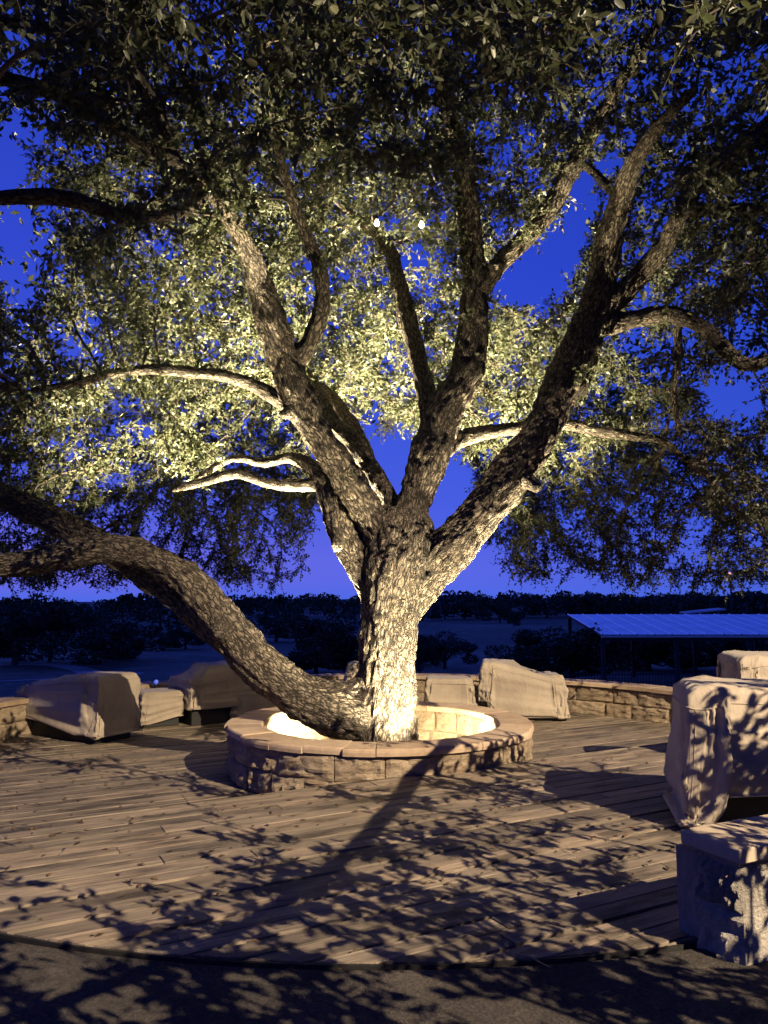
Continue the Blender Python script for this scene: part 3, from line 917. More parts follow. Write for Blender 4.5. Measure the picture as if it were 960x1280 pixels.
LIMBS_PX = {
 'trunk': [(482, 975, 8.75, 52), (481, 925, 8.75, 43), (483, 850, 8.75, 36), (487, 780, 8.75, 36), (495, 720, 8.75, 41), (503, 670, 8.8, 42), (508, 635, 8.8, 33)],
 'right': [(500, 770, 8.8, 24), (542, 708, 8.8, 32), (590, 655, 8.85, 30), (640, 590, 8.95, 29), (685, 520, 9.0, 28), (718, 455, 9.0, 28), (742, 395, 9.0, 25), (752, 340, 8.9, 22), (764, 290, 8.7, 19), (780, 235, 8.4, 16), (800, 190, 8.0, 13), (830, 150, 7.5, 10), (870, 110, 7.0, 7)],
 'right_arch': [(735, 412, 9.0, 18), (790, 400, 8.9, 14), (840, 392, 8.8, 12), (885, 415, 8.6, 11), (930, 455, 8.4, 10), (985, 445, 8.2, 8), (1040, 470, 8.0, 6)],
 'right_inner': [(745, 400, 9.0, 17), (795, 350, 8.8, 15), (835, 300, 8.5, 14), (860, 250, 8.0, 11), (905, 200, 7.3, 9), (960, 150, 6.6, 7), (1010, 110, 6.0, 6)],
 'right_drop': [(845, 394, 8.8, 7), (848, 440, 8.9, 6), (842, 490, 9.0, 5.5), (850, 545, 9.1, 4)],
 'front_right': [(850, 262, 8.1, 11), (930, 262, 7.4, 10), (1030, 240, 6.6, 9), ('w', 5.1, 4.6, 5.4, 0.06), ('w', 5.2, 2.8, 4.9, 0.05), ('w', 4.6, 1.6, 4.4, 0.04), ('w', 3.7, 0.4, 4.0, 0.03), ('w', 2.6, -0.2, 3.7, 0.028)],
 'centre': [(504, 690, 8.8, 28), (521, 620, 8.85, 26), (540, 560, 8.95, 26), (556, 515, 9.0, 26), (583, 465, 9.05, 23), (592, 410, 9.05, 20), (594, 350, 9.0, 20), (588, 290, 8.9, 16), (583, 230, 8.7, 15), (572, 180, 8.5, 13), (555, 120, 8.2, 11), (540, 60, 7.8, 9), (528, -10, 7.3, 7), (520, -90, 6.6, 6)],
 'centre_fork': [(594, 372, 9.0, 15), (625, 330, 8.9, 15), (660, 295, 8.8, 14), (690, 255, 8.7, 14), (718, 205, 8.5, 13), (748, 150, 8.3, 12), (778, 100, 8.0, 10), (810, 50, 7.6, 8), (845, -10, 7.1, 7), (880, -80, 6.5, 6)],
 'bridge': [(722, 203, 8.5, 6), (745, 217, 8.6, 6.5), (768, 245, 8.5, 6)],
 'inner': [(546, 560, 9.05, 18), (533, 490, 9.3, 15), (515, 420, 9.5, 13), (500, 360, 9.6, 12), (488, 315, 9.7, 10), (465, 285, 9.8, 8), (430, 262, 9.9, 6)],
 'left': [(494, 706, 8.75, 22), (462, 642, 8.7, 22), (425, 585, 8.6, 22), (392, 535, 8.5, 22), (370, 490, 8.4, 22), (356, 450, 8.3, 24), (340, 405, 8.1, 22), (325, 360, 7.9, 20), (312, 320, 7.6, 17), (292, 280, 7.2, 14), (262, 238, 6.7, 12), (225, 208, 6.3, 11.5), (185, 185, 5.9, 11), (130, 150, 5.6, 11), (70, 118, 5.3, 11), (0, 98, 5.0, 11), (-80, 90, 4.8, 9)],
 'left_fork': [(360, 462, 8.35, 16), (388, 425, 8.3, 13), (403, 380, 8.2, 12), (400, 335, 8.1, 11), (385, 300, 8.0, 10), (368, 255, 7.7, 8), (350, 200, 7.2, 7), (340, 130, 6.5, 6), (335, 40, 5.7, 5)],
 'left_shelf': [(388, 525, 8.5, 12), (350, 500, 8.45, 11), (318, 482, 8.4, 10), (280, 470, 8.3, 9), (240, 466, 8.2, 8.5), (200, 462, 8.1, 8), (150, 465, 8.0, 7), (90, 480, 7.9, 6), (30, 490, 7.8, 5)],
 'left_low_arm': [(262, 240, 6.7, 10), (215, 268, 6.3, 10), (150, 268, 5.9, 11), (100, 252, 5.7, 12), (40, 246, 5.5, 12), (-40, 250, 5.3, 10)],
 'left_high_arm': [(222, 207, 6.3, 9), (200, 150, 6.0, 11), (172, 95, 5.7, 12), (130, 55, 5.4, 11), (70, 35, 5.2, 9), (0, 28, 5.0, 7)],
 'knee': [(482, 785, 8.8, 20), (457, 722, 8.8, 20), (432, 676, 8.8, 21), (418, 640, 8.8, 18), (405, 605, 8.85, 15), (388, 582, 8.9, 11), (360, 572, 9.0, 8), (330, 579, 9.0, 7), (290, 573, 8.9, 6), (245, 600, 8.8, 5)],
 'knee_shelf': [(404, 605, 8.85, 10), (370, 607, 8.9, 9), (335, 604, 8.8, 8), (295, 592, 8.7, 8), (255, 602, 8.6, 7), (215, 612, 8.5, 5)],
 'rear_left': [(498, 645, 9.0, 13), (470, 595, 9.15, 13), (440, 552, 9.3, 14), (418, 530, 9.4, 11), (405, 505, 9.7, 9), (385, 470, 10.2, 7), (350, 430, 10.9, 6)],
 'low': [(482, 905, 8.75, 40), (435, 890, 8.75, 44), (380, 870, 8.75, 35), (330, 838, 8.7, 33), (290, 795, 8.6, 32), (258, 752, 8.5, 30), (225, 718, 8.45, 27), (185, 697, 8.4, 24), (140, 687, 8.3, 22), (90, 692, 8.2, 21), (40, 703, 8.1, 20), (-30, 706, 8.0, 18), (-110, 690, 7.9, 15), (-200, 670, 7.8, 11)],
 'low_twin': [(300, 808, 8.7, 30), (255, 768, 8.75, 28), (205, 728, 8.85, 25), (150, 695, 8.95, 24), (95, 665, 9.05, 23), (40, 638, 9.15, 21), (-20, 610, 9.2, 18), (-90, 580, 9.2, 15), (-170, 550, 9.2, 10)],
 'rear_right': [(535, 590, 8.95, 12), (565, 555, 9.2, 12), (600, 542, 9.5, 11), (650, 535, 9.8, 10), (705, 530, 9.9, 9), (745, 538, 9.9, 8.5), (790, 545, 9.9, 7), (830, 552, 10.0, 5.5), (862, 580, 10.1, 4)],
 'rear_mid': [(508, 655, 8.95, 16), ('w', 0.55, 9.9, 3.7, 0.11), ('w', 0.9, 11.0, 4.7, 0.085), ('w', 1.5, 12.3, 5.2, 0.06), ('w', 2.3, 13.6, 4.9, 0.04)],
 'rear_far': [(478, 610, 9.1, 13), ('w', -0.7, 10.2, 4.3, 0.10), ('w', -1.6, 11.6, 5.0, 0.08), ('w', -2.6, 12.9, 5.1, 0.05), ('w', -3.5, 14.0, 4.6, 0.035)],
}
LIMBS_PX.update({
 'collar:trunk': [(400, 876, 8.75, 18), (432, 876, 8.75, 24), (458, 856, 8.75, 22), (474, 820, 8.75, 18)],
 'knot_a:low': [(268, 800, 8.45, 12), (276, 790, 8.36, 15), (272, 800, 8.28, 9)],
 'knot_b:knee': [(420, 682, 8.75, 9), (424, 680, 8.68, 11), (420, 684, 8.62, 7)],
 'knot_c:centre_fork': [(622, 333, 8.85, 9), (618, 330, 8.72, 10), (620, 334, 8.64, 5)],
 'knot_d:left': [(366, 520, 8.40, 9), (358, 516, 8.34, 9), (352, 520, 8.30, 5)],
 'knot_e:right': [(655, 600, 8.80, 12), (668, 606, 8.74, 10), (674, 612, 8.7, 6)],
})
limbs = {}
for k, rows in LIMBS_PX.items():
    pts = []
    for r in rows:
        if r[0] == 'w': pts.append(r[1:])
        else:
            p = at(r[0], r[1], r[2]); d = math.sqrt(p.x ** 2 + p.y ** 2 + (p.z - CAM_Z) ** 2)
            pts.append((p.x, p.y, p.z, r[3] * r[2] / FPX * (0.97 if k == 'trunk' else 0.80 if k in ('low', 'low_twin', 'collar:trunk') else 0.88)))
    limbs[k] = cr_spline(pts)

# -- union of the limb tubes
bm = bmesh.new()
for k, A in limbs.items():
    A = A[::2] if len(A) > 8 else A
    V, F = tube_vf([Vector(a[:3]) for a in A], [max(a[3], 0.028) for a in A], 14)
    vv = [bm.verts.new(v) for v in V]
    for f in F: bm.faces.new([vv[i] for i in f])
me = bpy.data.meshes.new('limb_union'); bm.to_mesh(me); bm.free()
tmp = bpy.data.objects.new('limb_union', me); COL.objects.link(tmp)
rm = tmp.modifiers.new('remesh', 'REMESH'); rm.mode = 'VOXEL'; rm.voxel_size = 0.0195; rm.use_smooth_shade = True
sm = tmp.modifiers.new('smooth', 'SMOOTH'); sm.factor = 0.5; sm.iterations = 6
dg = bpy.context.evaluated_depsgraph_get()
mu = bpy.data.meshes.new_from_object(tmp.evaluated_get(dg))
bpy.data.objects.remove(tmp)
nv = len(mu.vertices)
co = np.empty(nv * 3, np.float32); mu.vertices.foreach_get('co', co); co = co.reshape(-1, 3).astype(float)
no = np.empty(nv * 3, np.float32); mu.vertices.foreach_get('normal', no); no = no.reshape(-1, 3).astype(float)
# frames along the limbs
samp, lid = [], []
names = list(limbs)
for li, k in enumerate(names):
    A = limbs[k]; s = 0.0
    nrm = None
    for i in range(len(A)):
        t = Vector(A[min(i + 1, len(A) - 1)][:3]) - Vector(A[max(i - 1, 0)][:3]); t.normalize()
        if nrm is None: nrm = t.orthogonal().normalized()
        nrm = (nrm - t * nrm.dot(t)).normalized(); b = t.cross(nrm)
        if i: s += np.linalg.norm(A[i][:3] - A[i - 1][:3])
        samp.append((*A[i], *nrm, *b, *t, s)); lid.append(li)
samp = np.array(samp); lid = np.array(lid)
bi = np.zeros(nv, int)
sub = np.arange(0, len(samp), 2)
sp = samp[sub, :3].astype(np.float32); s2 = (sp ** 2).sum(1)
CH = 20000
for c0 in range(0, nv, CH):
    vb = co[c0:c0 + CH].astype(np.float32)
    d2 = (vb ** 2).sum(1)[:, None] - 2 * (vb @ sp.T) + s2[None]
    bi[c0:c0 + CH] = sub[(np.sqrt(np.maximum(d2, 0)) - samp[sub, 3].astype(np.float32)[None]).argmin(1)]
S = samp[bi]
dv = co - S[:, :3]
lx = (dv * S[:, 4:7]).sum(1); ly = (dv * S[:, 7:10]).sum(1); lz = S[:, 13] + (dv * S[:, 10:13]).sum(1)
bark = np.stack([lx + lid[bi] * 3.7, ly + lid[bi] * 1.9, lz * 0.34], 1)
disp = np.zeros(nv)
for i in range(nv):
    b = bark[i]
    p = Vector((b[0], b[1], b[2]))
    w = mnoise.noise_vector(p * 9.0) * 0.06
    d, _ = mnoise.voronoi((p + w) * 14.0)
    disp[i] = 0.048 * (0.55 - d[0]) + 0.05 * mnoise.noise(Vector(co[i]) * 1.7) * min(1.0, S[i, 3] / 0.22) + 0.012 * mnoise.noise(Vector(co[i]) * 6.0)
amp = np.clip(S[:, 3] / 0.16, 0.25, 1.15)
co2 = co + no * (disp * amp)[:, None]
mu.vertices.foreach_set('co', co2.astype(np.float32).ravel())
mu.update()
no2 = np.empty(nv * 3, np.float32); mu.vertices.foreach_get('normal', no2); no2 = no2.reshape(-1, 3)
npoly = len(mu.polygons)
lt = np.empty(npoly, np.int32); mu.polygons.foreach_get('loop_total', lt)
lv = np.empty(len(mu.loops), np.int32); mu.loops.foreach_get('vertex_index', lv)
assert (lt == 4).all()
quad = lv.reshape(-1, 4)
flimb = lid[bi][quad[:, 0]]

oak = thing('live_oak_tree', 'huge spreading live oak lit from below inside the round stone planter', 'tree', (TX, TY, LOW))
inv = Vector((TX, TY, LOW))
def split_limb(name, li_list):
    m = np.isin(flimb, li_list)
    if not m.any(): return
    q = quad[m]
    u, ivx = np.unique(q, return_inverse=True)
    me = quads_mesh(name, co2[u] - np.array(inv), ivx.reshape(-1, 4), True)
    at_ = me.attributes.new('bark', 'FLOAT_VECTOR', 'POINT')
    at_.data.foreach_set('vector', bark[u].astype(np.float32).ravel())
    me.normals_split_custom_set_from_vertices([tuple(x) for x in no2[u]])
    return link(name, me, M_BARK, oak)
for li, k in enumerate(names):
    if ':' in k: continue
    split_limb('trunk' if k == 'trunk' else 'limb', [li] + [q for q, kk in enumerate(names) if kk.endswith(':' + k)])
bpy.data.meshes.remove(mu)

# -- canopy volume: attraction points
BORDER = np.array([(-200, 725), (20, 722), (150, 725), (170, 690), (205, 690), (240, 715), (330, 718), (370, 705), (395, 670), (412, 610), (430, 560), (480, 545), (560, 545), (585, 575), (600, 660), (640, 712), (700, 712), (760, 700), (800, 722), (960, 715), (1200, 715)], float)
BORDER[:, 1] += np.where((BORDER[:, 0] < 400) | (BORDER[:, 0] > 595), 17, 0)
GAPS = [(655, 350, 48, 28, 1), (690, 300, 38, 36, 1), (722, 245, 22, 28, 1), (615, 370, 14, 26, .7), (930, 485, 48, 30, .95), (18, 200, 34, 40, .9), (40, 150, 22, 20, .7), (490, 575, 22, 40, 1), (265, 15, 26, 22, .8),
        (392, 350, 18, 26, .9), (640, 300, 20, 24, .6), (120, 55, 18, 16, .5), (740, 165, 16, 20, .7), (765, 220, 24, 20, .6), (600, 690, 24, 26, .8), (560, 250, 14, 40, .5), (540, 300, 16, 60, .6), (200, 300, 14, 12, .6),
        (560, 400, 10, 40, .5), (935, 400, 26, 14, .5), (400, 545, 40, 20, .4), (80, 590, 30, 16, .5), (160, 540, 26, 30, .6), (270, 520, 24, 30, .5), (200, 420, 16, 14, .4), (860, 470, 30, 14, .5), (640, 690, 22, 20, .5), (420, 690, 30, 60, 1), (20, 640, 60, 22, .6)]
NEARB = np.array([(-200, 60), (90, 90), (150, 300), (300, 330), (460, 290), (500, 200), (620, 185), (720, 110), (790, 120), (830, 380), (960, 430), (1200, 450)], float)
CLEAR = []
for k in ('right', 'right_arch', 'centre', 'centre_fork', 'left_fork', 'inner', 'left', 'left_low_arm', 'left_shelf', 'rear_right', 'knee', 'knee_shelf', 'rear_left', 'low', 'low_twin', 'right_inner', 'right_drop'):
    A_ = limbs[k][::3]
    qx, qy, qf = project(A_[:, :3])
    for a_, x_, y_, f_ in zip(A_, qx, qy, qf):
        if k == 'left' and 205 < y_ < 300: continue
        if k == 'right_inner' and y_ < 270: continue
        if y_ < 95: continue
        CLEAR.append((x_, y_, f_, a_[3] * FPX / f_ + (0.36 * FPX / f_ if k in ('left', 'left_low_arm') and f_ < 6.8 else 20)))
CLEAR = np.array(CLEAR)
def canopy_points(n):
    out = []
    rs = np.random.default_rng(77)
    tot = 0
    while tot < n:
        m = 40000
        X = rs.uniform(-9.5, 9.5, m); Y = rs.uniform(0.6, 17.2, m); Z = rs.uniform(1.5, 10.2, m)
        dx, dy = X - TX, Y - TY
        r = np.hypot(dx, dy); b = dy / np.maximum(r, 1e-3)
        lowr = np.interp(r, [0, 2.0, 3.5, 5.0, 6.5, 9], [5.2, 4.4, 3.7, 2.3, 1.75, 1.7])
        frontlift = np.clip(-b, 0, 1) * np.interp(r, [0, 3, 6, 9], [0, 0.6, 1.9, 2.2]) + np.clip(-b, 0, 1) ** 2 * 0.3
        bot = lowr + frontlift
        thick = np.interp(r, [0, 3, 6, 8.5], [3.6, 3.4, 2.6, 1.4])
        thick = np.where(b > 0.1, thick * np.interp(r, [0, 4, 6], [1.0, 1.15, 1.3]), thick)
        rmax = np.where(b < 0, 8.3, 7.6)
        ok = (Z > bot) & (Z < bot + thick) & (r < rmax)
        ok &= ~((r < 1.6) & (Z < 4.6))
        P = np.stack([X, Y, Z], 1)[ok]
        px, py, f = project(P)
        vis = (px > -150) & (px < 1110) & (py > -150) & (f > 1.6)
        bor = np.interp(px, BORDER[:, 0], BORDER[:, 1])
        vis &= py < bor
        rej = np.zeros(len(P))
        for (gx_, gy_, rx, ry, s) in GAPS:
            q = ((px - gx_) / rx) ** 2 + ((py - gy_) / ry) ** 2
            rej = np.maximum(rej, s * np.clip(1.9 - q, 0, 1))
        vis &= rs.uniform(0, 1, len(P)) > rej
        nb = np.interp(px, NEARB[:, 0], NEARB[:, 1])
        vis &= ~((f < 7.3) & (py > nb + rs.uniform(-40, 40, len(P))) & (rs.uniform(0, 1, len(P)) > 0.04))
        hit = np.zeros(len(P), bool)
        for c0 in range(0, len(P), 3000):
            dd = np.hypot(px[c0:c0 + 3000, None] - CLEAR[None, :, 0], py[c0:c0 + 3000, None] - CLEAR[None, :, 1])
            hit[c0:c0 + 3000] = ((dd < CLEAR[None, :, 3]) & (f[c0:c0 + 3000, None] < CLEAR[None, :, 2] + 0.15)).any(1)
        vis &= ~hit
        P = P[vis]
        # clumps
        cl = np.array([mnoise.noise(Vector(p) * 0.9) for p in P])
        P = P[cl + rs.uniform(-0.22, 0.22, len(P)) > -0.05]
        ff_ = project(P)[2]
        P = P[(ff_ > 6.8) | (rs.uniform(0, 1, len(P)) < 0.62)]
        out.append(P); tot += len(P)
    P = np.concatenate(out)[:n]
    return P
ATT = canopy_points(10500)
# unseen hanging sprays added at front right to shade deck, paving, cover and pier
rs = np.random.default_rng(5)
spr = []
for (cx_, cy_, cz_, rx_, ry_, rz_, cnt) in [(3.75, 1.35, 3.45, 1.25, .55, .40, 90), (3.2, -0.15, 3.45, 1.9, .42, .42, 250), (4.7, -0.2, 3.6, .8, .4, .4, 80), (4.6, 0.8, 3.6, .5, .45, .45, 100), (5.35, 2.05, 3.65, .62, .4, .42, 180), (4.4, 2.6, 4.2, .6, .5, .4, 26)]:
    g_ = rs.normal(0, 0.55, (cnt, 3)) * np.array([rx_, ry_, rz_]) + np.array([cx_, cy_, cz_])
    spr.append(g_)
SPR = np.concatenate(spr)
# thicker curtains of foliage hanging at the rear
dr = []
while sum(map(len, dr)) < 1500:
    m = 6000
    ppx = np.where(rs.uniform(0, 1, m) < 0.5, rs.uniform(-60, 408, m), rs.uniform(600, 1040, m)); ppy = rs.uniform(540, 735, m); dd = rs.uniform(11.9, 14.3, m)
    bor = np.interp(ppx, BORDER[:, 0], BORDER[:, 1])
    P_ = np.array([at(a, b, c) for a, b, c in zip(ppx[:2500], ppy[:2500], dd[:2500])])
    strand = np.array([mnoise.noise(Vector((a * 0.022, b * 0.006, c * 0.8))) for a, b, c in zip(ppx[:2500], ppy[:2500], dd[:2500])])
    ok_ = (ppy[:2500] < bor[:2500]) & (strand > 0.02)
    for (gx_, gy_, rx, ry, s_) in GAPS:
        ok_ &= ~((((ppx[:2500] - gx_) / rx) ** 2 + ((ppy[:2500] - gy_) / ry) ** 2 < 1.3) & (s_ > 0.75))
    dr.append(P_[ok_])
ATT = np.concatenate([ATT, np.concatenate(dr)[:1500]])
# openings cut through the crown to let the floodlight reach these spots
for T_ in ((-3.5, 10.9, 0.4), (-2.6, 12.1, 0.5), (-1.2, 5.6, 0.0), (-2.4, 6.3, 0.0), (2.3, 12.4, 0.4), (-0.6, 7.2, 0.1)):
    a_ = np.array(FLOOD_POS); d_ = np.array(T_) - a_; L_ = np.linalg.norm(d_); d_ /= L_
    v_ = ATT - a_; t_ = v_ @ d_
    dist = np.linalg.norm(v_ - t_[:, None] * d_, axis=1)
    ATT = ATT[~((dist < 0.5) & (t_ < L_))]
ATT = np.concatenate([ATT, SPR])

# -- branches grown towards those points
NP_, NPAR, NR0 = [], [], []
for li, k in enumerate(names):
    if k == 'trunk' or ':' in k: continue
    A = limbs[k]
    L = np.concatenate([[0], np.cumsum(np.linalg.norm(np.diff(A[:, :3], axis=0), axis=1))])
    last = None
    for s in np.arange(0.9 if k not in ('low', 'low_twin') else 3.0, L[-1], 0.2):
        i = np.searchsorted(L, s)
        NP_.append(A[min(i, len(A) - 1), :3]); NPAR.append(-1 if last is None else last); NR0.append(1)
        last = len(NP_) - 1
pos = list(map(np.array, NP_)); par = list(NPAR); root = [True] * len(pos)
STEP, KILL, INFL = 0.20, 0.27, 3.2
att = ATT.copy()
alive = np.ones(len(att), bool)
near = np.full(len(att), -1); nd_ = np.full(len(att), 1e9)
def upd(newp, base):
    global near, nd_
    ai = np.where(alive)[0]
    newp = np.array(newp)
    for c0 in range(0, len(newp), 400):
        blk = newp[c0:c0 + 400]
        d = np.linalg.norm(att[ai][:, None, :] - blk[None], axis=2)
        j = d.argmin(1); dm = d[np.arange(len(ai)), j]
        better = dm < nd_[ai]
        near[ai[better]] = base + c0 + j[better]; nd_[ai[better]] = dm[better]
upd(pos, 0)
for it in range(48):
    ai = np.where(alive & (nd_ < INFL))[0]
    if len(ai) == 0: break
    posA = np.array(pos)
    dirs = att[ai] - posA[near[ai]]
    dirs /= np.maximum(np.linalg.norm(dirs, axis=1), 1e-6)[:, None]
    acc = np.zeros((len(pos), 3)); np.add.at(acc, near[ai], dirs)
    g_ = np.unique(near[ai])
    newp = []
    base = len(pos)
    for q in g_:
        d = acc[q]; l = np.linalg.norm(d)
        if l < 1e-4: d = rng.normal(0, 1, 3); l = np.linalg.norm(d)
        d = d / l + rng.normal(0, 0.22, 3)
        d /= np.linalg.norm(d)
        newp.append(posA[q] + d * STEP); par.append(int(q)); root.append(False)
    pos += newp
    upd(newp, base)
    alive &= nd_ > KILL
pos = np.array(pos); par = np.array(par); root = np.array(root)
nn_ = len(pos)
print('branch nodes', nn_)
w = np.zeros(nn_); kids = [[] for _ in range(nn_)]
for i in range(nn_):
    if par[i] >= 0: kids[par[i]].append(i)
for i in range(nn_ - 1, -1, -1):
    if w[i] == 0: w[i] = 1.0
    if par[i] >= 0 and not root[i]: w[par[i]] += w[i]
rad = np.clip(0.0056 * w ** 0.50, 0.005, 0.070)
# branch tubes, one chain per limb of the graph
BV, BF = [], []
vc = 0
def add_chain(ids):
    global vc
    P = pos[ids]; rr = rad[ids].copy()
    if root[ids[0]]: rr[0] = rr[1] * 1.25
    m = len(P)
    # rounder, slightly crooked path
    if m > 2:
        P = P.copy(); P[1:-1] = 0.5 * P[1:-1] + 0.25 * (P[:-2] + P[2:])
    V, F = tube_vf([Vector(p) for p in P], list(rr), 5, False)
    for v in V: BV.append((v.x - inv.x, v.y - inv.y, v.z - inv.z))
    for f in F: BF.append(tuple(i + vc for i in f))
    vc += len(V)
for i in range(nn_):
    starts = []
    if root[i]: starts = [c for c in kids[i] if not root[c]]
    elif len(kids[i]) > 1:
        big = max(kids[i], key=lambda c: w[c]); starts = [c for c in kids[i] if c != big]
    for c in starts:
        ch = [i, c]
        while kids[ch[-1]]:
            ch.append(max(kids[ch[-1]], key=lambda q: w[q]))
        add_chain(np.array(ch))
me = quads_mesh('branches', np.array(BV), np.array(BF), True)
br = link('branches', me, M_TWIG, oak); br['kind'] = 'stuff'

# -- leaf sprays on every thin branch node
tips = np.where((~root) & (rad < 0.0165))[0]
dirn = np.zeros((nn_, 3)); ok = par >= 0
dirn[ok] = pos[ok] - pos[par[ok]]
dirn /= np.maximum(np.linalg.norm(dirn, axis=1), 1e-6)[:, None]
TW = 6; NL = 11
ti = np.repeat(tips, TW)
off_ = (pos[ti][:, 0] > 1.8) & (pos[ti][:, 1] < 3.2) & (pos[ti][:, 1] > 0.55)
ti = ti[~off_ | (np.random.default_rng(3).uniform(0, 1, len(ti)) < 0.45)]
rs = np.random.default_rng(21)
nT = len(ti)
t0 = pos[ti] - dirn[ti] * (rs.uniform(0, STEP, nT))[:, None]
td = dirn[ti] * 0.55 + rs.normal(0, 0.62, (nT, 3)) + np.array([0, 0, -0.18])
td /= np.linalg.norm(td, axis=1)[:, None]
tl = rs.uniform(0.12, 0.32, nT)
sag = np.array([0, 0, -1.0]) * (rs.uniform(0.0, 0.25, nT) * tl)[:, None]
# twiglets as 3-sided tubes of two pieces
def frames(d):
    a = np.where(np.abs(d[:, 2:3]) < 0.9, np.array([[0, 0, 1.0]]), np.array([[1.0, 0, 0]]))
    n1 = np.cross(d, a); n1 /= np.linalg.norm(n1, axis=1)[:, None]
    return n1, np.cross(d, n1)
n1, n2 = frames(td)
rings = []
for (f, r_) in ((0, 0.0030), (0.5, 0.0022), (1.0, 0.0010)):
    c = t0 + td * (tl * f)[:, None] + sag * f * f
    for k in range(3):
        a = 2 * math.pi * k / 3
        rings.append(c + (n1 * math.cos(a) + n2 * math.sin(a)) * r_)
TV = np.stack(rings, 1).reshape(-1, 3) - np.array(inv)
bq = []
for s in (0, 3):
    for k in range(3): bq.append((s + k, s + (k + 1) % 3, s + 3 + (k + 1) % 3, s + 3 + k))
TF = (np.array(bq)[None] + (np.arange(nT) * 9)[:, None, None]).reshape(-1, 4)
me = quads_mesh('twigs', TV, TF)
tw = link('twigs', me, M_TWIG, oak); tw['kind'] = 'stuff'
# leaves
li_ = np.repeat(np.arange(nT), NL)
nLf = len(li_)
f = np.tile(np.linspace(0.15, 1.0, NL), nT) + rs.uniform(-0.05, 0.05, nLf)
lb = t0[li_] + td[li_] * (tl[li_] * f)[:, None] + sag[li_] * (f * f)[:, None]
ld = td[li_] * 0.55 + rs.normal(0, 0.60, (nLf, 3)); ld /= np.linalg.norm(ld, axis=1)[:, None]
upv = rs.normal(0, 0.75, (nLf, 3)) + np.array([0, 0, 0.9])
sd = np.cross(ld, upv); sd /= np.maximum(np.linalg.norm(sd, axis=1), 1e-6)[:, None]
nmv = np.cross(sd, ld)
ll = rs.uniform(0.042, 0.080, nLf) ; lw = ll * rs.uniform(0.19, 0.27, nLf)
fold = rs.uniform(0.02, 0.35, nLf) * lw
curl = rs.uniform(-0.25, 0.1, nLf) * ll
px, py, fz = project(lb)
nearm = fz < 7.2
def pt(a, s, h): return lb + ld * (ll * a)[:, None] + sd * (lw * s)[:, None] + nmv * h[:, None]
z0 = np.zeros(nLf)
# far leaf: one quad; near leaf: two quads either side of the midrib
A = pt(0, 0, z0); B = pt(0.5, 1, fold); Cc = pt(1, 0, curl); Dd = pt(0.5, -1, fold)
farq = np.stack([A, B, Cc, Dd], 1)[~nearm]
B1 = pt(0.30, .9, fold); B2 = pt(0.72, .85, fold + curl * .5); D1 = pt(0.30, -.9, fold); D2 = pt(0.72, -.85, fold + curl * .5)
nearq = np.stack([A, B1, B2, Cc, D2, D1], 1)[nearm]
nf, nn2 = len(farq), len(nearq)
VV = np.concatenate([farq.reshape(-1, 3), nearq.reshape(-1, 3)]) - np.array(inv)
F1 = np.arange(nf * 4).reshape(-1, 4)
o6 = nf * 4 + np.arange(nn2) * 6
F2 = np.stack([np.stack([o6, o6 + 1, o6 + 2, o6 + 3], 1), np.stack([o6, o6 + 3, o6 + 4, o6 + 5], 1)], 1).reshape(-1, 4)
me = quads_mesh('crown', VV, np.concatenate([F1, F2]))
tone = rs.uniform(0, 1, nLf)
tone = np.clip(tone * 0.8 + 0.2 * rs.uniform(0, 1, nT)[li_], 0, 1)
fa = me.attributes.new('leaf_tone', 'FLOAT', 'FACE')
fa.data.foreach_set('value', np.concatenate([tone[~nearm], np.repeat(tone[nearm], 2)]).astype(np.float32))
cr = link('crown', me, M_LEAF, oak); cr['kind'] = 'stuff'
print('leaves', nLf, 'near', nn2, 'twigs', nT)

# -- the upper crown above the visible undersides: coarse leaves added to block sky light
rs = np.random.default_rng(61)
m = 90000
X = rs.uniform(-9, 9, m); Y = rs.uniform(-0.6, 17, m)
r = np.hypot(X - TX, Y - TY)
keep = r < 8.9
X, Y, r = X[keep], Y[keep], r[keep]
b = (Y - TY) / np.maximum(r, 1e-3)
topz = np.interp(r, [0, 3, 6, 8.9], [9.6, 9.0, 7.2, 5.4])
Z = topz + rs.uniform(-1.0, 0.5, len(X))
P = np.stack([X, Y, Z], 1)
px, py, f = project(P)
okk = np.ones(len(P), bool)
for (gx_, gy_, rx, ry, sg) in GAPS:
    q = ((px - gx_) / rx) ** 2 + ((py - gy_) / ry) ** 2
    okk &= ~((q < 1.6) & (sg > 0.55))

# drooping rim added at both sides beyond the frame to block low sky light
m2 = 34000
aa = rs.uniform(0, 2 * math.pi, m2); rr = rs.uniform(6.6, 8.9, m2)
P2 = np.stack([TX + rr * np.cos(aa), TY + rr * np.sin(aa), rs.uniform(2.3, 6.2, m2)], 1)
qx, qy, qf = project(P2)
fro = -np.sin(aa)
k2 = ((qx < -160) | (qx > 1120)) & (P2[:, 1] > 0.5) & (P2[:, 2] > 2.3 + 1.9 * np.clip(fro, 0, 1))
k2 &= ~((P2[:, 0] > 1.0) & (P2[:, 1] < 7.5))
P = np.concatenate([P, P2[k2]]); okk = np.concatenate([okk, np.ones(k2.sum(), bool)])
okk &= ~((px > 1000) & (P[:len(px), 1] < 5.0)) if len(px) == len(P) else np.concatenate([~((px > 1000) & (P[:len(px), 1] < 5.0)), np.ones(len(P) - len(px), bool)])
cl = np.array([mnoise.noise(Vector(p) * 0.8) for p in P])
okk &= cl > -0.18
P = P[okk]; m = len(P)
t = rs.normal(0, 1, (m, 3)); t /= np.linalg.norm(t, axis=1)[:, None]
b = np.cross(t, rs.normal(0, 1, (m, 3))); b /= np.maximum(np.linalg.norm(b, axis=1), 1e-6)[:, None]
sz_ = rs.uniform(0.05, 0.10, m)
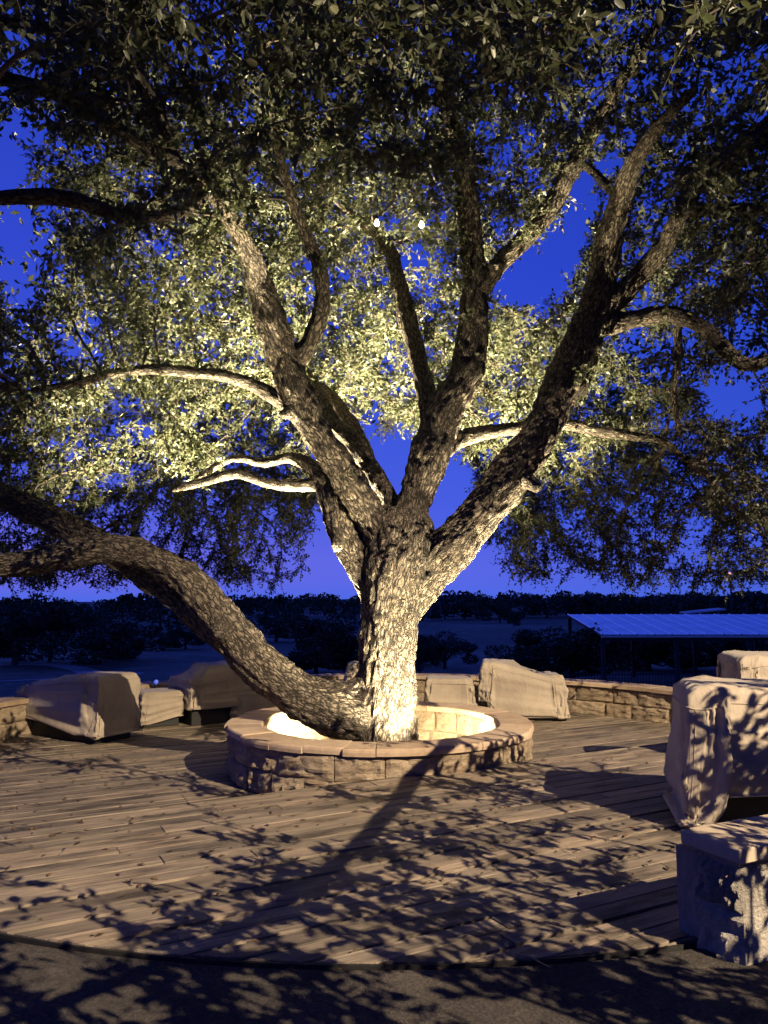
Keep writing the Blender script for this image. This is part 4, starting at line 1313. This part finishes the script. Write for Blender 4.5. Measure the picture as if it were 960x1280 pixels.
Q = np.stack([P - t * sz_[:, None], P + b * (sz_ * .42)[:, None], P + t * sz_[:, None], P - b * (sz_ * .42)[:, None]], 1).reshape(-1, 3) - np.array(inv)
me = quads_mesh('crown_sky_blocker', Q, np.arange(m * 4).reshape(-1, 4))
fa = me.attributes.new('leaf_tone', 'FLOAT', 'FACE'); fa.data.foreach_set('value', rs.uniform(0, 1, m).astype(np.float32))
uc = link('crown_sky_blocker', me, M_LEAF, oak); uc['kind'] = 'stuff'

# ================================================================== LAMPS
def spot(name, parent, loc, target, watts, col, size_deg, blend, radius=0.04):
    l = bpy.data.lights.new(name, 'SPOT')
    l.energy = watts; l.color = col; l.spot_size = R(size_deg); l.spot_blend = blend; l.shadow_soft_size = radius
    o = bpy.data.objects.new(name, l); COL.objects.link(o)
    o.location = loc
    d = Vector(target) - Vector(loc)
    o.rotation_euler = d.to_track_quat('-Z', 'Y').to_euler()
    if parent is not None: o.parent = parent; o.matrix_parent_inverse = parent.matrix_world.inverted()
    return o

M_LENS = emit_mat('lamp_lens', (1.0, 0.75, 0.42), 12.0)
def uplight(loc, target, watts, label, size=110, blend=0.6, spill=0, spill_to=None):
    t = thing('garden_uplight', label, 'spotlight', loc, 0, 'uplights sunk in the planter')
    d = (Vector(target) - Vector(loc)).normalized()
    # short can behind the lens
    V, F = tube_vf([-d * 0.13, -d * 0.12, -d * 0.012, d * 0.0], [0.03, 0.042, 0.045, 0.047], 14)
    mesh_obj('can', V, F, M_BLACK, t, True)
    V, F = tube_vf([d * 0.001, d * 0.003], [0.038, 0.038], 14)
    mesh_obj('lens', V, F, M_LENS, t)
    V, F = tube_vf([Vector((0, 0, LOW - 0.1 - loc[2])), -d * 0.06], [0.012, 0.012], 8)
    mesh_obj('stake', V, F, M_BLACK, t)
    spot('uplight_beam', None, Vector(loc) + d * 0.02, Vector(loc) + d, watts, WARM, size, blend, 0.03)
    if spill: spot('uplight_spill', None, Vector(loc) + Vector((0, 0, 0.03)), spill_to, spill, WARM, 118, 0.5, 0.03)
    return t
uplight((0.98, 8.95, LOW + 0.17), (1.6, 9.95, 4.0), UP_MAIN_W, 'small black uplight in the planter at the right of the oak trunk', 60, 0.9, SPILL_W, (1.25, 10.2, LOW + 0.25))
uplight((-0.80, 9.25, LOW + 0.17), (-2.55, 9.75, 4.2), UP_LEFT_W, 'small black uplight in the planter at the left of the oak trunk', 62, 0.9, SPILL_W, (-1.35, 9.75, LOW + 0.25))
uplight((0.35, 9.65, LOW + 0.17), (0.6, 10.7, 4.5), UP_BACK_W, 'small black uplight in the planter behind the oak trunk', 74, 0.9, 0)
uplight((0.55, 7.75, LOW + 0.08), (-0.14, 8.75, 1.75), UP_FRONT_W, 'small black uplight in the planter in front of the oak trunk, aimed at the bark', 80, 0.8, 0)
uplight((-0.30, 9.80, LOW + 0.17), (-0.55, 9.0, 4.5), UP_FORE_W, 'small black uplight in the planter behind the oak trunk, left of its neighbour', 62, 0.9, 0)

# string bulbs in the crown
M_BULB = emit_mat('lit_bulb_glass', (1.0, 0.82, 0.55), 30.0)
M_BULB_OFF = simple_mat('unlit_bulb_glass', (0.35, 0.36, 0.38), 0.15, 0, 5, 0.1, 0)
def bulb(px, py, Y, label, lit, cord):
    p = at(px, py, Y)
    t = thing('hanging_bulb', label, 'light bulb', p, 0, 'bulbs hanging in the oak')
    prof = [(0.0, -0.034), (0.018, -0.030), (0.027, -0.014), (0.027, 0.004), (0.019, 0.020), (0.012, 0.042)]
    V, F = tube_vf([Vector((0, 0, z)) for r_, z in prof], [max(r_, 0.002) for r_, z in prof], 14)
    mesh_obj('glass', V, F, M_BULB if lit else M_BULB_OFF, t, True)
    V, F = tube_vf([(0, 0, 0.04), (0, 0, 0.085)], 0.016, 10)
    mesh_obj('socket', V, F, M_BLACK, t)
    V, F = tube_vf([(0, 0, 0.08), (0.01, 0.0, cord * 0.5), (-0.02, 0.02, cord)], 0.004, 6)
    mesh_obj('cord', V, F, M_BLACK, t)
    if lit:
        l = bpy.data.lights.new('bulb_glow', 'POINT'); l.energy = BULB_W; l.color = WARM; l.shadow_soft_size = 0.05
        o = bpy.data.objects.new('bulb_glow', l); COL.objects.link(o); o.location = p - Vector((0, 0, 0.11))
bulb(471, 279, 8.3, 'lit bulb hanging in the crown, left of the pair', True, 0.5)
bulb(527, 281, 8.3, 'lit bulb hanging in the crown, right of the pair', True, 0.7)
bulb(612, 228, 8.0, 'unlit bulb hanging in the sky gap right of the centre limb', False, 0.5)

# floodlight on a pole, outside the picture at the right, whose light falls through the leaves
fl = thing('floodlight_pole', 'tall black pole with a floodlight beside the paving', 'lamp post', (FLOOD_POS.x + 0.3, FLOOD_POS.y - 0.15, -0.032))
tube_obj('pole', [(0, 0, 0), (0, 0, FLOOD_POS.z + 0.25)], [0.06, 0.045], M_BLACK, fl, 12)
hd = box_obj('lamp_head', -0.2, 0.2, -0.07, 0.05, -0.14, 0.14, M_BLACK, fl, 0.015)
fd = (Vector((-1.2, 7.2, 0.0)) - FLOOD_POS)
hd.location = (FLOOD_POS + Vector((0.1, -0.1, 0.06))) - Vector(fl.location) - fd.normalized() * 0.1
hd.rotation_euler = (0, 0, math.atan2(fd.y, fd.x) - math.pi / 2)
fh = Vector((fd.x, fd.y, 0)).normalized(); fs = Vector((-fh.y, fh.x, 0))
o0 = FLOOD_POS - Vector(fl.location)
vp = []
for dz in (0, 0.006):
    for a_, z_, w_ in ((0.02, 0.055, 0.30), (0.36, -0.155, 0.60)):
        for sg in (-1, 1): vp.append(o0 + fh * a_ + fs * (w_ * sg) + Vector((0, 0, z_ + dz)))
mesh_obj('beam_cutoff_plate', vp, [(0, 1, 3, 2), (4, 6, 7, 5), (0, 4, 5, 1), (1, 5, 7, 3), (3, 7, 6, 2), (2, 6, 4, 0)], M_BLACK, fl)  # unseen plate added to cut the flood beam off the crown leaves
spot('floodlight_beam', None, FLOOD_POS, Vector((0.2, 7.2, 0.0)), FLOOD_W, FLOOD_COL, 52, 0.25, 0.025)

# ================================================================== VALLEY
# ---- paths on the golf-like field at the left
def ribbon(name, pts, label):
    V, F = [], []
    P = [Vector((p[0], p[1], 0)) for p in pts]
    A = cr_spline([(p[0], p[1], 0, p[2]) for p in pts], 1.0)
    for i in range(len(A)):
        t = A[min(i + 1, len(A) - 1)][:2] - A[max(i - 1, 0)][:2]; t /= max(np.linalg.norm(t), 1e-6)
        nx, ny = -t[1], t[0]
        for s in (-1, -0.33, 0.33, 1):
            x, y = A[i][0] + nx * A[i][3] * s, A[i][1] + ny * A[i][3] * s
            V.append((x, y, terrain_z(x, y) + 0.05))
    for i in range(len(A) - 1):
        for k in range(3):
            F.append((i * 4 + k, i * 4 + k + 1, i * 4 + 5 + k, i * 4 + 4 + k))
    o = mesh_obj(name, V, F, M_PATH)
    tag(o, label, kind='structure')
    return o
def terrain_z(x, y):
    """height of the built sheet (bilinear in its grid)"""
    i = min(max(np.searchsorted(gx, x) - 1, 0), len(gx) - 2); j = min(max(np.searchsorted(gy, y) - 1, 0), len(gy) - 2)
    fx = (x - gx[i]) / (gx[i + 1] - gx[i]); fy = (y - gy[j]) / (gy[j + 1] - gy[j])
    h = lambda a, b: terrain_h(gx[a], gy[b])
    return (h(i, j) * (1 - fx) + h(i + 1, j) * fx) * (1 - fy) + (h(i, j + 1) * (1 - fx) + h(i + 1, j + 1) * fx) * fy
def land(px, py):
    """point of the terrain seen at a pixel below the horizon"""
    a, b = (px - CX) / FPX, (CY - py) / FPX
    dy = math.cos(PITCH) - b * math.sin(PITCH); dz = math.sin(PITCH) + b * math.cos(PITCH)
    Y = 15.0
    while Y < 900:
        t = Y / dy
        x, z = a * t, CAM_Z + dz * t
        if z <= terrain_z(x, Y): return Vector((x, Y, terrain_z(x, Y)))
        Y *= 1.01
    return Vector((a * Y / dy, Y, 0))
pts = []
for (x, y, w_) in [(-60, 833, 0.9), (0, 832, 0.9), (60, 832, 0.95), (100, 838, 1.0), (125, 845, 1.1), (150, 846, 1.1), (170, 842, 0.8)]:
    q = land(x, y); pts.append((q.x, q.y, w_))
ribbon('path', pts, 'pale path curving across the dark field at left')
pts = []
for (x, y, w_) in [(-60, 858, 0.3), (0, 853, 0.3), (60, 850, 0.3), (110, 846, 0.3), (140, 845, 0.3)]:
    q = land(x, y); pts.append((q.x, q.y, w_))
ribbon('path', pts, 'thin pale track below the curving path at left')

# ---- far trees
def far_tree_mesh(seed, nclump, leaf, flat=0.8):
    rd = np.random.default_rng(seed)
    nb = 16
    cen = rd.normal(0, 0.30, (nb, 3)) * np.array([1, 1, 0.7]) + np.array([0, 0, 0.48])
    cen[:, 2] = np.clip(cen[:, 2], 0.16, 0.80)
    rad_ = rd.uniform(0.13, 0.24, nb)
    k = rd.integers(0, nb, nclump)
    d = rd.normal(0, 1, (nclump, 3)); d /= np.linalg.norm(d, axis=1)[:, None]
    P = cen[k] + d * (rad_[k] * rd.uniform(0.45, 1.08, nclump) ** 0.6)[:, None]
    P[:, 2] = np.clip(P[:, 2], 0.12, 1.02)
    t = rd.normal(0, 1, (nclump, 3)); t /= np.linalg.norm(t, axis=1)[:, None]
    b = np.cross(t, rd.normal(0, 1, (nclump, 3))); b /= np.linalg.norm(b, axis=1)[:, None]
    s = rd.uniform(0.6, 1.4, nclump) * leaf
    Q = np.stack([P - t * s[:, None], P + b * (s * .6)[:, None], P + t * s[:, None], P - b * (s * .6)[:, None]], 1).reshape(-1, 3)
    me = quads_mesh('crown', Q, np.arange(nclump * 4).reshape(-1, 4))
    fa = me.attributes.new('leaf_tone', 'FLOAT', 'FACE'); fa.data.foreach_set('value', rd.uniform(0, 1, nclump).astype(np.float32))
    me.materials.append(M_FAR_LEAF)
    V, F = [], []
    def add(pts, rr):
        v, f = tube_vf(pts, rr, 6)
        o_ = len(V); V.extend(v); F.extend([tuple(i + o_ for i in q) for q in f])
    add([(0, 0, -0.04), (0.01, 0, 0.2), (0, 0.01, 0.45)], [0.05, 0.036, 0.02])
    for c in cen[:6]:
        add([(0, 0, 0.18), tuple(c * np.array([.5, .5, .62])), tuple(c)], [0.026, 0.018, 0.008])
    tm = bpy.data.meshes.new('trunk'); tm.from_pydata([tuple(v) for v in V], [], F); tm.update()
    tm.materials.append(M_TWIG)
    return me, tm
FT = [far_tree_mesh(100 + s, 6500, 0.022) for s in range(5)]
FT_FAR = [far_tree_mesh(200 + s, 900, 0.045) for s in range(4)]
def far_tree(px, base, topy, wpx, label, far=False, k=None):
    q = land(px, base)
    H = (base - topy) / FPX * q.y
    Wd = wpx / FPX * q.y
    t = thing('background_tree', label, 'tree', q, (px * 7.7) % 6.28, 'single trees standing in the valley')
    me, tm = (FT_FAR if far else FT)[(int(px) if k is None else k) % (4 if far else 5)]
    sw = Wd * 1.12
    link('crown', me, None, t, scale=(sw, sw, H))
    link('trunk', tm, None, t, scale=(sw * 0.8, sw * 0.8, H))
    return t
TREES = [
 (18, 832, 750, 100, 'dark bushy tree at the left edge above the curving path', 0), (62, 828, 754, 70, 'dark tree second from the left edge behind the path', 1),
 (118, 830, 768, 96, 'broad low dark tree standing right of the curving path', 2), (150, 826, 788, 50, 'small rounded tree at the right foot of the broad low tree', 3),
 (172, 813, 799, 24, 'tiny round bush on the slope left of the low oak limb', 1), (203, 812, 788, 36, 'small tree on the slope just left of the low oak limb', 4),
 (232, 812, 782, 40, 'small tree on the slope touching the low oak limb', 0), (345, 803, 762, 60, 'mid-size tree seen in the gap right of the low oak limb', 2),
 (395, 842, 772, 74, 'dark near tree between the low limb and the trunk', 3), (432, 845, 764, 84, 'tall dark near tree touching the left side of the trunk', 4),
 (556, 836, 792, 66, 'round dark bush right of the trunk above the low covered table', 1), (524, 842, 790, 40, 'dark bush hugging the right side of the trunk', 0),
 (640, 850, 802, 50, 'small dark bush above the covered chair', 2), (672, 852, 786, 90, 'large dark bush left of the metal-roofed pavilion', 3), (716, 852, 778, 84, 'large dark tree at the left corner of the pavilion', 4),
 (625, 779, 752, 32, 'small oak alone on the pale far field', 0), (642, 784, 764, 18, 'very small oak beside the lone oak on the far field', 1),
]
for (px, b, tp, w_, lab, k) in TREES: far_tree(px, b, tp, w_, lab, False, k)
for (px, b, tp, w_, lab, k) in [(768, 838, 786, 70, 'dark tree seen under the pavilion roof beside its left posts', 2), (812, 838, 784, 76, 'dark tree seen under the pavilion roof left of centre', 0), (856, 838, 785, 74, 'dark tree seen under the pavilion roof at its centre', 3), (902, 838, 784, 78, 'dark tree seen under the pavilion roof above the covered chair', 1), (948, 838, 785, 74, 'dark tree seen under the pavilion roof at the right edge', 4)]:
    far_tree(px, b, tp, w_, lab, False, k)
ROW = [(528, 776, 746, 44), (556, 774, 748, 36), (580, 774, 746, 40), (604, 773, 747, 34), (655, 772, 742, 46), (684, 772, 741, 44), (714, 771, 742, 40), (742, 770, 741, 44), (772, 770, 742, 40), (802, 770, 741, 44), (836, 770, 740, 46), (868, 770, 741, 44), (902, 769, 740, 44), (936, 769, 738, 50), (965, 769, 741, 40)]
for i, (px, b, tp, w_) in enumerate(ROW):
    where = ['nearest the trunk', 'second from the trunk', 'third from the trunk', 'just left of the lone oak', 'just right of the lone oak', 'left of the pavilion roof tip', 'above the pavilion roof tip', 'sixth right of the lone oak' if False else 'right of the roof tip', 'above the left third of the roof', 'left of the roof centre', 'above the roof centre', 'behind the white shelter', 'at the foot of the red-lit mast', 'right of the red-lit mast', 'at the right edge'][i]
    far_tree(px, b, tp, w_, 'dark tree in the row along the far field, ' + where, True, i)

# ---- wooded ridges: one mass
me0 = []
rs = np.random.default_rng(9)
Q, T = [], []
def ridge(n, xr, yr, hr):
    for _ in range(n):
        y = rs.uniform(*yr); x = rs.uniform(*xr) * y
        z = terrain_z(x, y); H = rs.uniform(*hr) * (0.85 + 0.75 * mnoise.noise(Vector((x * 0.035, y * 0.01, 3)))); Wd = H * rs.uniform(0.8, 1.3)
        m = 110
        d = rs.normal(0, 1, (m, 3)); d /= np.linalg.norm(d, axis=1)[:, None]
        nz = np.array([mnoise.noise(Vector(v) * 2.5 + Vector((x, y, 0))) for v in d])
        P = np.array([x, y, z + H * 0.55]) + d * (1 + 0.5 * nz)[:, None] * np.array([Wd * 0.5, Wd * 0.5, H * 0.45]) * rs.uniform(0.75, 1, m)[:, None]
        t = rs.normal(0, 1, (m, 3)); t /= np.linalg.norm(t, axis=1)[:, None]
        b = np.cross(t, rs.normal(0, 1, (m, 3))); b /= np.linalg.norm(b, axis=1)[:, None]
        s = rs.uniform(0.06, 0.14, m) * H
        Q.append(np.stack([P - t * s[:, None], P + b * (s * .7)[:, None], P + t * s[:, None], P - b * (s * .7)[:, None]], 1).reshape(-1, 3)); T.append(rs.uniform(0, 0.8, m))
ridge(520, (-0.75, 0.75), (300, 520), (5, 9))
ridge(110, (-0.75, -0.03), (170, 300), (4, 7))
ridge(90, (0.25, 0.75), (230, 330), (5, 8))
Qa = np.concatenate(Q)
me = quads_mesh('distant_woods', Qa, np.arange(len(Qa)).reshape(-1, 4))
fa = me.attributes.new('leaf_tone', 'FLOAT', 'FACE'); fa.data.foreach_set('value', np.concatenate(T).astype(np.float32))
wd = link('distant_woods', me, M_FAR_LEAF)
tag(wd, 'dark woods covering the hills along the horizon', 'woods', kind='stuff')

# ---- open pavilion with a metal roof
e0 = at(750, 792, 45.0); r0 = at(709, 768, 53.0)
gz = terrain_z(e0.x + 6, 47)
pav = thing('open_pavilion', 'open-sided pavilion with a pale ribbed metal roof in the valley at right', 'pavilion', (e0.x, e0.y, gz))
ez, rz = e0.z - gz, r0.z - gz
dxr, dyr = r0.x - e0.x, r0.y - e0.y
PL = 27.0
NPAN = 27
for i in range(NPAN):
    for side in (0,):
        V, F = [], []
        ribs = [(0.0, 0), (0.02, .05), (0.07, .05), (0.10, 0), (0.30, 0), (0.32, 0.018), (0.35, .018), (0.37, 0), (0.62, 0), (0.64, 0.018), (0.67, .018), (0.69, 0), (0.995, 0)]
        for (fx, fz) in ribs:
            x = i * PL / NPAN + fx * PL / NPAN
            if side == 0: V += [(x - 0.0, -0.35, ez + fz - 0.35 * (rz - ez) / dyr), (x + dxr, dyr, rz + fz)]
            else: V += [(x + dxr, dyr + 0.003, rz + fz), (x + 2 * dxr, 2 * dyr + 0.35, ez + fz)]
        for k in range(len(ribs) - 1): F.append((2 * k, 2 * k + 2, 2 * k + 3, 2 * k + 1))
        mesh_obj('roof_panel', V, F, M_ROOF, pav)
tube_obj('gutter', [(-0.05, -0.42, ez - 0.16), (PL, -0.42, ez - 0.16)], 0.07, M_PALE, pav, 8)
box_obj('eave_beam', 0.1, PL, -0.12, 0.10, ez - 0.42, ez - 0.12, M_STEEL, pav)
tube_obj('gable_trim', [(0.02, -0.3, ez - 0.12), (dxr + 0.02, dyr, rz - 0.08)], 0.07, M_STEEL, pav, 6, False)
for x in (0.15, 4.4, 8.6, 12.8, 17.0, 21.2):
    box_obj('post', x - 0.11, x + 0.11, -0.11, 0.11, -0.5, ez - 0.42, M_STEEL, pav)
    box_obj('post', x - 0.11 + dxr, x + 0.11 + dxr, dyr - 0.11, dyr + 0.11, -0.5, rz - 0.1, M_STEEL, pav)
box_obj('side_rail', 0.03, 0.09, 0.15, dyr, 0.95, 1.05, M_STEEL, pav)
fence = thing('picket_fence', 'dark metal picket fence in front of the open pavilion', 'fence', (e0.x - 2, e0.y - 4, terrain_z(e0.x + 4, e0.y - 4)))
for z in (0.18, 0.95): box_obj('rail', -3, 26, -0.02, 0.02, z, z + 0.05, M_STEEL, fence)
pm = None
for i in range(180):
    if pm is None:
        o = box_obj('picket', -0.018, 0.018, -0.03, -0.021, 0.05, 1.05, M_STEEL, fence); pm = o.data
    else: o = link('picket', pm, None, fence)
    o.location = (-3 + i * 0.16, 0, 0)
# white shelter frame beyond the roof
q = at(872, 771, 95); sz = terrain_z(q.x, q.y)
sh = thing('white_shelter', 'small white-framed shelter showing over the pavilion roof', 'shelter', (q.x, q.y, sz))
hh = q.z + 0.55 - sz
for x in (-1.2, 0.4, 2.6): tube_obj('post', [(x, 0, -0.3), (x, 0, hh)], 0.09, M_PALE, sh, 8)
V, F = box_vf(-1.6, 3.2, -0.8, 1.6, hh, hh + 0.14); V = [(x, y, z + 0.1 * x + 0.05 * y) for x, y, z in V]
mesh_obj('roof', V, F, M_PALE, sh)
tk = thing('white_pickup_truck', 'small pale truck cab parked right of the white shelter', 'truck', at(888, 772, 92) - Vector((0, 0, 1.6)))
V, F = box_vf(-1.4, 3.6, -0.9, 0.9, 0.5, 1.2); mesh_obj('body', V, F, M_PALE, tk)
V, F = box_vf(-0.6, 1.4, -0.8, 0.8, 1.2, 1.95); V = [(x * (0.82 if z > 1.5 else 1), y * (0.9 if z > 1.5 else 1), z) for x, y, z in V]; cb = mesh_obj('cab', V, F, M_PALE, tk)
box_obj('window', -0.35, 1.0, -0.83, -0.79, 1.3, 1.8, M_GLASS, tk)
for x in (-0.7, 2.7):
    for y in (-0.85, 0.85):
        tube_obj('wheel', [(x, y - 0.12, 0.4), (x, y + 0.12, 0.4)], 0.4, M_BLACK, tk, 14)
# mast with a red light, plain pole
q = at(915, 764, 150); top = at(915, 718, 150)
mt = thing('tall_mast', 'tall thin mast with a red light at its tip against the sky', 'mast', (q.x, q.y, terrain_z(q.x, q.y)))
hz = top.z - terrain_z(q.x, q.y)
tube_obj('pole', [(0, 0, 0), (0, 0, hz)], [0.22, 0.16], M_STEEL, mt, 8)
M_RED = emit_mat('red_beacon', (1.0, 0.25, 0.22), 6.0)
tube_obj('beacon', [(0, 0, hz), (0, 0, hz + 0.15), (0, 0, hz + 0.3)], [0.35, 0.42, 0.2], M_RED, mt, 10)
q = at(934, 772, 110); top = at(934, 750, 110)
pl = thing('light_pole', 'short unlit lamp pole behind the roof, right of the red-lit mast', 'pole', (q.x, q.y, terrain_z(q.x, q.y)))
hz = top.z - terrain_z(q.x, q.y)
tube_obj('pole', [(0, 0, 0), (0, 0, hz)], 0.07, M_STEEL, pl, 6)
tube_obj('arm', [(0, 0, hz), (-0.9, 0, hz + 0.05)], 0.05, M_STEEL, pl, 6)

# ================================================================== SMALL THINGS
# little garden light on the rear wall
p = at(195, 852, 12.35)
gl = thing('path_lamp', 'small blue-white globe lamp on the rear wall between two covered chairs', 'lamp', (p.x, p.y, LOW + 0.518))
tube_obj('stem', [(0, 0, 0), (0, 0, 0.04)], [0.03, 0.02], M_BLACK, gl, 10)
M_BLUE = emit_mat('blue_globe', (0.12, 0.2, 1.0), 0.25)
prof = [(0.012, 0.04), (0.03, 0.05), (0.038, 0.075), (0.03, 0.10), (0.008, 0.113)]
V, F = tube_vf([(0, 0, z) for r_, z in prof], [r_ for r_, z in prof], 14)
mesh_obj('globe', V, F, M_BLUE, gl, True)

# fallen twigs
def fallen(px, py, z, pts, r_, label):
    q = ground(px, py, z)
    P = [(x, y, 0.008 + zz) for x, y, zz in pts]
    V, F = tube_vf(P, [r_] * (len(P) - 1) + [r_ * 0.5], 5)
    o = mesh_obj('fallen_twig', V, F, M_TWIG, None, True, loc=(q.x, q.y, z))
    tag(o, label, 'twig', 'twigs dropped on the deck')
fallen(62, 1045, 0, [(0, 0, 0), (0.07, 0.05, .012), (0.16, 0.04, .02), (0.24, 0.045, .004)], 0.006, 'forked twig lying on the bright planks near the left edge')
fallen(80, 1062, 0, [(0, 0, 0), (0.03, -0.05, .01), (0.02, -0.13, 0)], 0.005, 'short bent twig just below the forked twig at left')
fallen(165, 1102, 0, [(0, 0, 0), (0.01, -0.05, .02), (0.03, -0.09, 0)], 0.005, 'stubby twig standing across a plank gap at left')
fallen(322, 1055, 0, [(0, 0, 0), (0.10, -0.03, .008), (0.22, -0.06, .01)], 0.004, 'thin straight twig on the planks in front of the planter')
fallen(645, 1195, 0, [(0, 0, 0), (0.06, -0.06, .01), (0.13, -0.13, 0)], 0.005, 'thin twig overhanging the curved deck edge right of centre')
fallen(345, 1128, 0, [(0, 0, 0), (0.07, 0.0, .006), (0.12, 0.03, 0)], 0.004, 'little twig among leaf shadows at the front of the deck')
fallen(735, 1250, -0.03, [(0, 0, 0), (0.08, 0.03, .01), (0.15, 0.02, 0)], 0.004, 'twig on the dark paving at the lower right')
# leaf litter
rs = np.random.default_rng(33)
m = 3200
a = rs.uniform(0, 2 * math.pi, m); r_ = DECK_R * np.sqrt(rs.uniform(0.02, 1.5, m))
lx = TX + r_ * np.cos(a); ly = TY + r_ * np.sin(a)
side = (lx - C0.x) * NV.x + (ly - C0.y) * NV.y
keep = (np.hypot(lx - TX, ly - TY) > 1.75) & ((r_ < DECK_R - .05) | (ly < 4.6)) & (ly > 2)
lx, ly, side, r_ = lx[keep], ly[keep], side[keep], r_[keep]
lz = np.where(r_ > DECK_R, -0.026, np.where(side > v_edge, LOW, 0.0)) + 0.007
m = len(lx)
th = rs.uniform(0, 6.28, m); s = rs.uniform(0.014, 0.034, m)
c_, s_ = np.cos(th), np.sin(th)
Pq = np.stack([lx, ly, lz], 1)
t = np.stack([c_, s_, rs.uniform(-.15, .15, m)], 1) * s[:, None]; b = np.stack([-s_, c_, rs.uniform(-.2, .2, m)], 1) * (s * .42)[:, None]
Qq = np.stack([Pq - t, Pq + b, Pq + t, Pq - b], 1); Qq[:, 1::2, 2] += 0.004
me = quads_mesh('leaf_litter', Qq.reshape(-1, 3), np.arange(m * 4).reshape(-1, 4))
fa = me.attributes.new('leaf_tone', 'FLOAT', 'FACE'); fa.data.foreach_set('value', rs.uniform(0, 1, m).astype(np.float32))
M_DEAD = make_leaf('dead_leaf', (0.05, 0.032, 0.018), (0.16, 0.10, 0.05), (0.06, 0.035, 0.015))
ll_ = link('leaf_litter', me, M_DEAD)
tag(ll_, 'small dry oak leaves scattered over deck and paving', kind='stuff')
